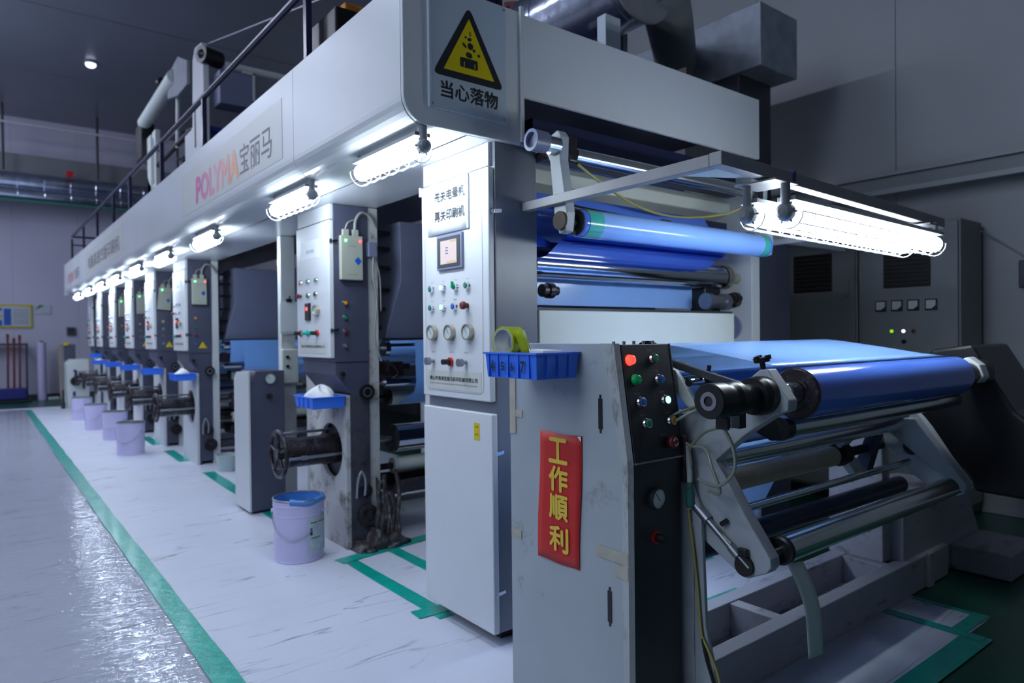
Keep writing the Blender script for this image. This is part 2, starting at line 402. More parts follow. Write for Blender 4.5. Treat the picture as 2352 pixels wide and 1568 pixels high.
# floor covering: marble-print plastic film, taped down
fp = [(-3.2, -2.5), (1.35, -2.5), (1.35, .985), (3.17, .985), (3.17, 1.05), (3.45, 1.05), (3.45, 1.36), (3.45, 15.15), (-3.2, 15.6)]
film = ob('floor_film', MB().prism(fp, 'z', -.0025, 0.0), 'marble')
tag(film, 'white marble-print plastic film covering the green floor around the press', 'floor covering')
rows = []
rr = random.Random(3)
for j in range(121):
    y = -2.4 + 17.4 * j / 120
    rows.append([(-3.1 + 3.75 * i / 28, y, .0035 + .0035 * (math.sin(i * 1.9 + y * 3.1) * math.sin(y * 7.7 + i * .8) + 1) * .5 * (1 if i < 28 else 0)) for i in range(29)])
cs = ob('clear_plastic_sheet', MB().sheet(rows), 'clear')
tag(cs, 'wrinkled clear plastic sheet over the aisle left of the long green tape', 'plastic sheet')

def panels(root_name, axis, fixed, u0, u1, z0, z1, step, matn, thick, side, vsplit=None):
    """panelled wall: a backing with proud panels, joints recessed"""
    if axis == 'y':  # plane y = fixed, runs in x
        root = struct(ob(root_name, MB().box(u0, u1, min(fixed, fixed + side * .05), max(fixed, fixed + side * .05), z0, z1), 'joint'))
    else:
        root = struct(ob(root_name, MB().box(min(fixed, fixed + side * .05), max(fixed, fixed + side * .05), u0, u1, z0, z1), 'joint'))
    u = u0
    while u < u1 - .01:
        v = min(u + step, u1)
        if axis == 'y': b = MB().box(u + .0015, v - .0015, fixed - side * thick, fixed, z0, z1)
        else: b = MB().box(fixed - side * thick, fixed, u + .0025, v - .0025, z0, z1)
        ob('wall_panel', b, matn, root)
        u = v
    return root
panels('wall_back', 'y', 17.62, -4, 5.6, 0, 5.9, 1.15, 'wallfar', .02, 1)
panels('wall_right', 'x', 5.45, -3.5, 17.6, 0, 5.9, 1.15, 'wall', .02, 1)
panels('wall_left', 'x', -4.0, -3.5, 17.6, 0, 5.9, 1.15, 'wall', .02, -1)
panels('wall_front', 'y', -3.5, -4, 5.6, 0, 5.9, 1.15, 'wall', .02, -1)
ceil = struct(ob('ceiling', MB().box(-4, 5.5, -3.5, 17.7, 5.93, 6.0), 'joint'))
y = -3.0
while y < 17.6:
    ob('ceiling_panel', MB().box(-4, 5.45, y + .01, min(y + 2.9, 17.62) - .01, 5.9, 5.93), 'ceiling', ceil); y += 2.9
struct(ob('baseboard_back', MB().box(-4, 5.4, 17.57, 17.6, 0, .1), 'joint'))
dl = thing('ceiling_reflection', (1.57, 13.4, 5.86), 'small round glow imitating a reflection on the dark ceiling at the back', 'ceiling light')  # emissive dome stands in for a bright reflection in the ceiling, no lamp
ob('reflection_ring', MB().lathe((1.57, 13.4, 5.9), (0, 0, -1), [(0, .10), (.03, .10), (.03, .085)], 20), 'ceiling', dl)
ob('reflection_glow', MB().sphere((1.57, 13.4, 5.86), .08, (1, 1, .7)), 'reflectglow', dl)
# strip lights over the aisle, out of the frame
for i, yy in enumerate((1.6, 4.5, 7.4, 10.3, 13.2, 16.1)):
    t = thing('ceiling_strip_light', (-1.6, yy, 5.78), ('nearest', 'second', 'third', 'fourth', 'fifth', 'farthest')[i] + ' fluorescent strip light on the ceiling over the aisle', 'ceiling light', 'strip lights over the aisle')
    ob('housing', MB().box(-1.7, -1.5, yy - .7, yy + .7, 5.84, 5.9), 'white', t)
    ob('diffuser', MB().box(-1.68, -1.52, yy - .68, yy + .68, 5.78, 5.84), 'ceiltube', t)

def tape(label, x0, y0, x1, y1, w=.095, z=.0012, group=None, n=18, wob=.004):
    """adhesive strip between two floor points"""
    a = Vector((x0, y0, 0)); b = Vector((x1, y1, 0)); d = (b - a).normalized(); q = Vector((-d.y, d.x, 0))
    n = max(2, int((b - a).length / .25)); R = random.Random(int(x0 * 100 + y0 * 10))
    rows = [[tuple(a + (b - a) * k / n + q * (sgn * w / 2 + R.uniform(-wob, wob)) + Vector((0, 0, z))) for sgn in (-1, 1)] for k in range(n + 1)]
    o = ob('floor_tape', MB().sheet(rows, False), 'teal', solid=.0015)
    return tag(o, label, 'tape', group)
tape('long green tape line running down the whole aisle', .70, -2.3, .695, 14.85, .093, .009)
tape('green tape strip beside the front cabinet base, nearer the aisle', 1.62, 3.56, 1.62, 2.56, .075, .002)
tape('green tape strip between front cabinet and inked column, farther under the press', 1.90, 3.78, 1.90, 2.9, .08, .002)
tape('short green tape crossing from the aisle side towards the inked column foot', 1.56, 3.56, 2.2, 3.66, .09, .004)
tape('short torn green tape end under the front cabinet corner', 1.52, 2.66, 1.85, 2.64, .09, .004)
tape('green tape strip behind the dark gauge pedestal', 1.68, 6.75, 1.62, 4.6, .10, .002)
tape('green tape strip on the floor before the third inked column', 1.66, 8.35, 1.64, 7.5, .10, .002)
tape('short green tape strip farthest back along the press columns', 1.66, 9.7, 1.65, 8.9, .10, .002)
tape('wide green tape along the front edge of the film, right foreground', 1.5, 1.02, 3.2, 1.02, .10, .002)
tape('green tape strip from the base beam to the film corner, right side', 3.17, 1.37, 3.17, .99, .055, .004)
tape('green tape on the outer side of the small film patch', 3.43, 1.36, 3.43, 1.07, .03, .002)
tape('short green tape joining the film patch to the corner, lower right', 3.2, 1.085, 3.45, 1.085, .06, .003)
tape('green tape strip on the film behind the base beams under the rewinder', 2.0, 2.3, 3.2, 2.32, .07, .002)
tape('green tape strip on the lit film just behind the far base beam', 1.95, 1.95, 2.9, 1.93, .05, .002)
#NEXT

# ---------------------------------------------------------------- press canopy
FX, FE, FTOP, FBOT = 1.21, 14.15, 2.535, 2.02
can = thing('press_canopy', (1.8, 2.16, 2.02), 'long white canopy beam over the operator side of the printing press', 'machine cover')
def fascia_profile(t=0.0):
    p = [(1.32, FTOP), (FX, FTOP)]
    for k in range(9):
        a = math.radians(180 + 90 * k / 8); p.append((FX + .095 + .095 * math.cos(a), FBOT + .095 + .095 * math.sin(a)))
    p.append((1.5, FBOT))
    q = [(x + (.012 if i > 0 else 0), z + (.012 if z < 2.1 else (-.012 if i < 2 else 0))) for i, (x, z) in enumerate(p)]
    return p + q[::-1]
segs = [2.175, 3.23, 6.2, 9.1, 12.0, FE]
for a, b in zip(segs, segs[1:]):
    o = ob('fascia_panel', MB().prism(fascia_profile(), 'y', a + .002, b - .002), 'canopy', can)
ob('deck_plate', MB().box(1.33, 3.5, 2.2, FE, 2.40, 2.50), 'navypaint', can)
ob('soffit_panel', MB().box(1.49, 1.90, 2.18, FE, FBOT, FBOT + .015), 'underside', can, .002)
ob('end_panel', MB().prism([(FX, FTOP + .02), (FX, FBOT + .1)] + [(FX + .1 + .1 * math.cos(math.radians(a)), FBOT + .1 + .1 * math.sin(math.radians(a))) for a in range(190, 271, 10)] + [(1.748, FBOT), (1.748, FTOP + .02)], 'y', 2.158, 2.176), 'canopy', can, .003)
ob('end_panel', MB().box(1.754, 3.455, 2.150, 2.172, 2.215, 2.545), 'canopy', can, .003)
ob('far_end_panel', MB().box(FX, 1.9, FE - .01, FE + .01, FBOT, FTOP), 'canopy', can)
ob('valance_beam', MB().box(1.93, 3.46, 2.30, 2.36, 2.03, 2.20), 'navypaint', can)
ob('seam_strip', MB().box(1.744, 1.758, 2.146, 2.158, 2.03, 2.575), 'white', can)
# printed lettering on the fascia
tx = thing('canopy_lettering', (FX - .002, 5.2, 2.2), 'large pink to orange lettering with thin grey characters on the canopy', 'sign')
def fpx(y, z): return (FX - .0025, y, z)
ob('backing_film', MB().box(FX - .0015, FX - .0002, 3.38, 5.5, 2.14, 2.44), 'acrylic', tx)
text('letters', 'POLYMA', '-x', fpx(4.58, 2.265), .96, .168, rosette('pink_orange_print', (4.1, 5.06)), tx, .06)
text('characters', '宝丽马', '-x', fpx(3.80, 2.268), .54, .170, 'greyink', tx)
tx = thing('canopy_lettering', (FX - .002, 9.6, 2.2), 'row of small grey characters on the middle of the canopy', 'sign')
ob('backing_film', MB().box(FX - .0015, FX - .0002, 8.05, 11.2, 2.13, 2.45), 'acrylic', tx)
text('characters', '电脑高速凹版印刷机', '-x', fpx(9.6, 2.28), 2.6, .17, 'greyink', tx, .008)
tx = thing('canopy_lettering', (FX - .002, 13.2, 2.2), 'small pink lettering at the far end of the canopy', 'sign')
text('letters', 'POLYMA', '-x', fpx(13.1, 2.25), .8, .15, rosette('pink_orange_print_far', (12.2, 14.6)), tx, .03)
text('characters', '宝丽马', '-x', fpx(12.25, 2.26), .6, .16, 'greyink', tx)

# warning sign on the end panel
sg = thing('warning_sign', (1.49, 2.15, 2.085), 'white sign with a yellow falling-objects triangle and black characters', 'sign')
ob('board', MB().box(1.313, 1.666, 2.146, 2.157, 2.085, 2.545), 'signwhite', sg, .002)
ob('edge_strip', MB().box(1.309, 1.322, 2.142, 2.158, 2.085, 2.545), 'signwhite', sg, .002)
def tri(cx, base, top, half, r, y0, y1):
    P = [(cx - half, base), (cx + half, base), (cx, top)]; out = []
    for i in range(3):
        a = Vector(P[i - 1]); b = Vector(P[i]); c = Vector(P[(i + 1) % 3]); u = (a - b).normalized(); w = (c - b).normalized()
        s, e = b + u * r, b + w * r
        for k in range(5):
            t = k / 4; out.append(tuple((1 - t) ** 2 * s + 2 * t * (1 - t) * b + t * t * e))
    return MB().prism(out, 'y', y0, y1)
ob('triangle_border', tri(1.489, 2.212, 2.497, .164, .030, 2.1448, 2.1465), 'ink', sg)
ob('triangle_field', tri(1.489, 2.238, 2.450, .116, .003, 2.1438, 2.1450), 'yellow', sg)
pm = MB(); R = random.Random(2)
for (x, z, a, b, rot) in [(1.490, 2.372, .010, .007, .2), (1.472, 2.377, .005, .004, 0), (1.493, 2.347, .013, .013, .6), (1.466, 2.345, .012, .005, -.7), (1.510, 2.334, .007, .006, 0), (1.487, 2.312, .015, .011, -.2), (1.532, 2.320, .006, .006, 0)]:
    pm.prism([(x + a * math.cos(t) * math.cos(rot) - b * math.sin(t) * math.sin(rot), z + a * math.cos(t) * math.sin(rot) + b * math.sin(t) * math.cos(rot)) for t in [2 * pi * k / 9 for k in range(9)]], 'y', 2.1425, 2.144)
pm.prism(rrect(1.446, 1.526, 2.262, 2.298, .006), 'y', 2.1425, 2.144)
for x in (1.489, 1.496): pm.box(x, x + .0012, 2.1425, 2.144, 2.385, 2.402)
ob('pictogram', pm, 'ink', sg)
pm = MB()
for x in (1.4625, 1.511): pm.box(x, x + .002, 2.141, 2.1424, 2.264, 2.283)
ob('pictogram_gap', pm, 'yellow', sg)['kind'] = 'stuff'
text('characters', '当心落物', '-y', (1.491, 2.1445, 2.163), .262, .062, 'ink', sg, .022)
for x, z in ((1.322, 2.10), (1.655, 2.10), (1.322, 2.53), (1.655, 2.53)): ob('rivet', MB().cyl((x, 2.146, z), (x, 2.141, z), .004, n=10), 'chrome', sg)

# ---------------------------------------------------------------- lamps
def cage_lamp(p0, p1, label, group, emat='tube', endlabel=None, r=.036, drop=.055, tr=None, cr=None):
    p0 = Vector(p0); p1 = Vector(p1); d = (p1 - p0).normalized(); L_ = (p1 - p0).length; c = (p0 + p1) / 2
    side = d.cross(Vector((0, 0, 1))).normalized()
    t = thing('cage_lamp', tuple(p0), label, 'lamp', group)
    # lamp end casting
    tr = tr or r * .72; cr = cr or r
    b = MB().lathe(p0 - d * .005, -d, [(0, .0), (0, cr * .9), (.012, cr), (.03, cr * .98), (.044, cr * .72), (.050, cr * .35), (.050, 0)], 18)
    for k in range(6):
        a = 2 * pi * k / 6; q = side * math.cos(a) + Vector((0, 0, 1)) * math.sin(a)
        b.cyl(p0 - d * .02 + q * cr * .95, p0 - d * .02 + q * cr * 1.22, .0035, n=6)
    b.cyl(p0 - d * .025 + Vector((0, 0, cr * .8)), p0 - d * .025 + Vector((0, 0, r + drop - .012)), .015, n=10)
    ob('end_casting', b, 'lampend', t)
    b = MB().lathe(p1 + d * .0, d, [(0, 0), (0, cr), (.015, cr), (.03, cr * .7), (.03, 0)], 16)
    b.cyl(p1 + d * .015 + Vector((0, 0, cr * .8)), p1 + d * .015 + Vector((0, 0, r + drop - .012)), .009, n=10)
    ob('rear_casting', b, 'lampend', t)
    ob('tube', MB().cyl(p0, p1, tr, n=12), emat, t)
    u_ = Vector((0, 0, 1)); hw = tr * .95; z0_ = u_ * (tr + .004); z1_ = u_ * (tr + .018)
    V = [q + side * sgn * hw + zz for zz in (z0_, z1_) for q, sgn in ((p0 - d * .02, -1), (p0 - d * .02, 1), (p1 + d * .02, 1), (p1 + d * .02, -1))]
    ob('tube_housing', MB().add([tuple(v) for v in V], [(0, 1, 2, 3), (7, 6, 5, 4), (0, 4, 5, 1), (1, 5, 6, 2), (2, 6, 7, 3), (3, 7, 4, 0)]), 'lampend', t)
    # wire guard hanging below
    g = MB(); n = max(5, int(L_ / .075))
    for k in range(n + 1):
        c0 = p0 + d * L_ * k / n
        pts = [c0 + side * (r * 1.12) * math.cos(a) + Vector((0, 0, 1)) * (-(r * 1.2)) * math.sin(a) for a in [pi * q / 8 for q in range(9)]]
        g.tube(pts, .0022, 5, False)
    for a in (0, .8, pi / 2, pi - .8, pi):
        q = side * r * 1.12 * math.cos(a) + Vector((0, 0, -r * 1.2 * math.sin(a))); g.cyl(p0 + q, p1 + q, .002, n=5)
    ob('wire_guard', g, 'wire', t)
    return t
starts = [2.20, 3.26, 4.95, 6.35, 7.65, 8.95, 10.15, 11.45, 12.75]
names = ['nearest cage lamp, under the canopy corner above the front cabinet', 'second cage lamp, above the inked column with the big handwheel', 'third cage lamp under the canopy, over the dark gauge pedestal', 'fourth cage lamp under the canopy counting from the front', 'fifth cage lamp under the canopy counting from the front', 'sixth cage lamp under the canopy counting from the front', 'third cage lamp from the far end of the canopy', 'second cage lamp from the far end of the canopy', 'last cage lamp at the far end of the canopy']
for s_, nm in zip(starts, names):
    cage_lamp((1.30, s_, 1.945), (1.30, s_ + .49, 1.945), nm, 'cage lamps under the canopy', r=.046, drop=.041, tr=.034, cr=.027)
for k, (yy, dx, nm) in enumerate(((1.205, .06, 'long cage lamp on the steel frame, nearer the viewer'), (1.305, 0, 'long cage lamp on the steel frame, nearer the press'))):
    cage_lamp((2.05 + dx, yy, 1.640), (3.22 + dx, yy, 1.622), nm, 'cage lamps on the steel frame', emat='tube2', r=.042, drop=.068, tr=.034, cr=.031)

fr = thing('lamp_frame', (1.78, 2.17, 1.76), 'angled grey steel tube frame reaching out from the press to carry lamps', 'lamp frame')
ob('side_arm', MB().prism([(1.27, 1.754), (2.178, 1.754), (2.178, 1.789), (1.27, 1.794)], 'x', 1.765, 1.805), 'frame', fr, .003)
b = MB(); b.add([(1.765, 1.225, 1.754), (1.765, 1.269, 1.754), (1.765, 1.269, 1.797), (1.765, 1.225, 1.797), (3.46, 1.225, 1.712), (3.46, 1.269, 1.712), (3.46, 1.269, 1.755), (3.46, 1.225, 1.755)],
                [(0, 1, 2, 3), (7, 6, 5, 4), (0, 4, 5, 1), (1, 5, 6, 2), (2, 6, 7, 3), (3, 7, 4, 0)])
ob('cross_arm', b, 'frame', fr, .003)
ob('lamp_bracket', MB().box(2.00, 2.14, 1.19, 1.34, 1.735, 1.741), 'frame', fr, .001)
ob('lamp_bracket', MB().box(3.20, 3.32, 1.19, 1.34, 1.703, 1.709), 'frame', fr, .001)
ob('marker_band', MB().box(2.165, 2.180, 1.221, 1.273, 1.742, 1.789), 'navy', fr)
ob('gusset_plate', MB().prism([(1.806, 1.27), (2.06, 1.27), (1.806, 1.40)], 'z', 1.757, 1.762), 'offwhite', fr)
ob('frame_hanger', MB().box(3.40, 3.44, 1.27, 2.24, 1.72, 1.75), 'frame', fr, .003)

# ---------------------------------------------------------------- buttons and gauges
def button(parent, pos, n, capm, r=.0145, proud=.012, cap_r=.75, ring='chrome', nm='push_button', label=None):
    pos = Vector(pos); n = Vector(n).normalized()
    a = ob(nm, MB().lathe(pos, n, [(0, r * 1.15), (proud * .5, r), (proud, r * .92), (proud, r * cap_r)], 18), ring, parent)
    ob('button_cap', MB().lathe(pos + n * proud * .6, n, [(0, r * cap_r), (proud * .55, r * cap_r), (proud * .62, r * .6), (proud * .62, 0)], 18), capm, a, label=label)
    return a
def mushroom(parent, pos, n, m, r=.018, h=.03, arrow=False, label='red mushroom stop button'):
    pos = Vector(pos); n = Vector(n).normalized()
    a = ob('stop_button', MB().lathe(pos, n, [(0, r * .62), (h * .5, r * .62), (h * .5, r * .95), (h * .65, r), (h * .9, r * .92), (h, r * .6), (h, 0)], 22), m, parent, label=label)
    if arrow:
        g = MB(); u = n.orthogonal().normalized(); w = n.cross(u)
        for s0 in (0, pi):
            pts = [pos + n * (h + .0006) + (u * math.cos(s0 + q) + w * math.sin(s0 + q)) * r * .52 for q in [k * .25 for k in range(9)]]
            g.tube(pts, .0011, 5, False)
        ob('turn_arrows', g, 'paper', a)
    return a
def gauge(parent, pos, n, r=.03, rim='brass', depth=.022):
    pos = Vector(pos); n = Vector(n).normalized()
    a = ob('pressure_gauge', MB().lathe(pos, n, [(0, r), (depth, r), (depth, r * .86), (depth * .8, r * .86)], 26), rim, parent)
    ob('gauge_dial', MB().lathe(pos + n * depth * .8, n, [(0, r * .87), (.0005, 0)], 24), 'dial', a)
    u = n.orthogonal().normalized()
    w = n.cross(Vector((0, 0, 1))).normalized()
    e = (w * .5 + Vector((0, 0, .6))) * r
    ob('gauge_needle', MB().tube([pos + n * (depth * .8 + .0015) - e * .3, pos + n * (depth * .8 + .0015) + e], .0008, 5, False), 'ink', a)
    return a
def marks(parent, pts, face, w=.035, h=.006, m='greyink', s='启动停止'):
    for p in pts: text('caption', s, face, p, w, h, m, parent)
NX = (-1, 0, 0); NY = (0, -1, 0)
def latch(parent, x, y, z, ang=.35, lit=False):
    a = ob('toggle_latch', MB().box(x - .002, x + .012, y - .006, y, z - .012, z + .012).cyl((x + .004, y - .004, z + .009), (x + .004, y - .012, z + .009), .003, n=8).cyl((x + .004, y - .004, z - .009), (x + .004, y - .012, z - .009), .003, n=8), 'chrome', parent)
    ob('latch_lever', MB().prism([(x + .012, z - .008), (x + .048, z - .002), (x + .048, z + .012), (x + .012, z + .008)], 'y', y - .010, y - .004), 'chrome', a, .001)
    return a

# ---------------------------------------------------------------- front cabinet
cb = thing('control_cabinet', (1.72, 2.4, 0), 'tall front cabinet with lit touch screen, buttons and three gauges', 'control cabinet')
ob('cabinet_body', MB().box(1.63, 1.845, 2.18, 2.70, .055, 2.02), 'midgrey', cb, .003)
ob('plinth', MB().box(1.68, 1.84, 2.24, 2.66, 0, .055), 'black', cb)
ob('head_panel', MB().box(1.612, 1.632, 2.20, 2.70, 1.925, 2.018), 'door', cb, .002)
d1 = ob('upper_door', MB().box(1.60, 1.628, 2.185, 2.70, .982, 1.918), 'door', cb, .005)
d2 = ob('lower_door', MB().box(1.60, 1.628, 2.175, 2.70, .055, .935), 'door', cb, .005)
ob('hinge', MB().cyl((1.598, 2.705, 1.88), (1.598, 2.705, 1.92), .006, n=10), 'paper', cb)
ob('engraved_border', MB().add(*(lambda o_, i_: ([(1.5993, a, b) for a, b in o_] + [(1.5993, a, b) for a, b in i_], [(k, (k + 1) % len(o_), (k + 1) % len(o_) + len(o_), k + len(o_)) for k in range(len(o_))]))(rrect(2.228, 2.672, 1.008, 1.755, .03), rrect(2.2305, 2.6695, 1.0105, 1.7525, .028))), 'greenframe', d1)
pl = ob('maker_plate', MB().box(1.5988, 1.6002, 2.245, 2.668, 1.016, 1.098), 'acrylic', d1)
text('plate_lettering', '佛山市南海宝丽马彩印机械有限公司', '-x', (1.5982, 2.455, 1.063), .37, .019, 'ink', pl, .02)
text('plate_lettering', 'Foshan Nanhai Polyma Colour Printing Machinery Ltd.', '-x', (1.5982, 2.455, 1.040), .37, .010, 'greyink', pl)
hm = ob('touch_screen', MB().box(1.588, 1.601, 2.36, 2.556, 1.532, 1.682), 'hood', d1, .003)
ob('screen_bezel', MB().box(1.586, 1.589, 2.372, 2.545, 1.543, 1.671), 'slate', hm)
# (a sub-part cannot have children, so screen content joins the screen)
ob('screen_image', MB().box(1.5845, 1.5862, 2.395, 2.519, 1.556, 1.656), 'screen', hm)
ob('screen_tabs', MB().box(1.5835, 1.5846, 2.397, 2.44, 1.645, 1.655).box(1.5835, 1.5846, 2.397, 2.47, 1.557, 1.566), 'screenorange', hm)['kind'] = 'stuff'
ob('screen_figures', MB().box(1.5835, 1.5846, 2.46, 2.477, 1.622, 1.626).box(1.5835, 1.5846, 2.46, 2.477, 1.610, 1.614).box(1.5835, 1.5846, 2.458, 2.478, 1.598, 1.602), 'navy', hm)
for y_, z_, c in ((2.614, 1.456, 'green'), (2.52, 1.456, 'greenglow'), (2.421, 1.456, 'green'), (2.333, 1.456, 'green'), (2.614, 1.373, 'green'), (2.52, 1.373, 'greenglow'), (2.43, 1.373, 'blue')):
    button(d1, (1.6, y_, z_), NX, c, r=.0155, proud=.015, cap_r=.72)
    text('caption', '灯位', '-x', (1.5985, y_, z_ + .028), .022, .005, 'greyink', d1)
ob('selector_lever', MB().box(1.572, 1.586, 2.418, 2.424, 1.448, 1.478), 'greenlite', d1, .002)
mushroom(d1, (1.6, 2.338, 1.373), NX, 'redbtn', .0175, .034)
for y_ in (2.603, 2.462, 2.324):
    gauge(d1, (1.6, y_, 1.263), NX, .033)
    text('caption', '压力', '-x', (1.5985, y_, 1.215 - .0), .02, .005, 'greyink', d1)
for y_ in (2.607, 2.352):
    a = ob('regulator_knob', MB().lathe((1.6, y_, 1.137), NX, [(0, .008), (.022, .007), (.022, .017), (.042, .017), (.042, 0)], 18), 'dullsteel', d1)
    text('caption', '调压阀', '-x', (1.5985, y_, 1.178), .03, .006, 'greyink', d1)
a = ob('selector_valve', MB().lathe((1.6, 2.467, 1.137), NX, [(0, .019), (.010, .019), (.010, .012)], 18), 'redcap', d1)
ob('valve_knob', MB().cyl((1.59, 2.467, 1.137), (1.555, 2.467, 1.137), .012, n=16), 'black', a)
text('caption', '合压离压', '-x', (1.5985, 2.46, 1.178), .034, .006, 'greyink', d1)
ob('yellow_sticker', MB().box(1.5985, 1.6003, 2.262, 2.300, .822, .892), 'yellow', d2)
text('sticker_lettering', '注意', '-x', (1.598, 2.281, .875), .024, .009, 'ink', d2)
text('sticker_lettering', '检验合格', '-x', (1.598, 2.281, .845), .026, .008, 'ink', d2)
for z_ in (1.742, .774, .213): latch(cb, 1.612, 2.186, z_)
nt_ = thing('paper_notice', (1.597, 2.48, 1.69), 'white laminated notice taped above the touch screen', 'notice')
rows = [[(1.5965 - .004 * math.sin(i / 6 * pi) * (j / 4), 2.322 + (.305 + .012 * j / 4) * i / 6, 1.915 - .225 * j / 4) for i in range(7)] for j in range(5)]
ob('sheet', MB().sheet(rows), 'paper', nt_, solid=.001)
ob('curled_edge', MB().cyl((1.594, 2.321, 1.69), (1.594, 2.319, 1.915), .0045, n=8), 'paper', nt_)
text('characters', '先关电晕机', '-x', (1.591, 2.40 + .058, 1.853), .232, .046, 'ink', nt_, .02)
text('characters', '再关印刷机', '-x', (1.591, 2.40 + .058, 1.768), .232, .046, 'ink', nt_, .02)
#NEXT2

# ---------------------------------------------------------------- printing units (units)
def hole_plate(x0, x1, ya, yb, za, zb, cy, cz, r, n=32):
    """plate in the yz plane with a round hole"""
    outer = []; inner = []
    for k in range(n):
        a = 2 * pi * k / n; c, s_ = math.cos(a), math.sin(a)
        t = min([((yb - cy) / c if c > 1e-6 else 1e9), ((ya - cy) / c if c < -1e-6 else 1e9), ((zb - cz) / s_ if s_ > 1e-6 else 1e9), ((za - cz) / s_ if s_ < -1e-6 else 1e9)])
        outer.append((cy + c * t, cz + s_ * t)); inner.append((cy + c * r, cz + s_ * r))
    corners = [(yb, zb), (ya, zb), (ya, za), (yb, za)]
    b = MB()
    for x, fl in ((x0, 0), (x1, 1)):
        vs = [(x, *p) for p in outer] + [(x, *p) for p in inner]
        b.add(vs, [(k, (k + 1) % n, (k + 1) % n + n, k + n) for k in range(n)])
        for q in corners:   # fill the corner between the two outer points either side
            k = min(range(n), key=lambda i: min(abs(math.atan2(q[1] - cz, q[0] - cy) % (2 * pi) - (2 * pi * (i + .5) / n)), 9))
            p0, p1 = outer[k], outer[(k + 1) % n]; b.add([(x, *p0), (x, *q), (x, *p1)], [(0, 1, 2)])
    b.add([(x0, *p) for p in inner] + [(x1, *p) for p in inner], [(k, (k + 1) % n, (k + 1) % n + n, k + n) for k in range(n)], True)
    b.add([(x0, *p) for p in corners] + [(x1, *p) for p in corners], [(k, (k + 1) % 4, (k + 1) % 4 + 4, k + 4) for k in range(4)])
    return b

def handwheel(parent, y, z, x0=1.37):
    a = ob('ink_roller_drum', MB().lathe((x0 + .04, y, z), (1, 0, 0), [(0, 0), (0, .092), (.03, .092), (.03, .087), (.22, .087), (.22, .092), (.36, .092)], 26), 'blackgrease', parent)
    b = MB().torus((x0, y, z), (1, 0, 0), .132, .013, 30, 8)
    for k in range(5):
        t = 2 * pi * k / 5 + .3; b.cyl((x0, y, z), (x0, y + .128 * math.cos(t), z + .128 * math.sin(t)), .011, .008, 8)
    b.cyl((x0 - .015, y, z), (x0 + .045, y, z), .034, .045, 16)
    ob('handwheel', b, 'blackgrease', parent)
    for k in range(3):
        t = 2 * pi * k / 3 + 1.2; p = (y + .118 * math.cos(t), z + .118 * math.sin(t))
        ob('tie_rod', MB().cyl((x0 - .01, *p), (x0 + .34, *p), .009, n=10), 'dullsteel', parent)
        ob('rod_clamp', MB().box(x0 + .09, x0 + .125, p[0] - .014, p[0] + .014, p[1] - .012, p[1] + .012), 'dullsteel', parent, .003)

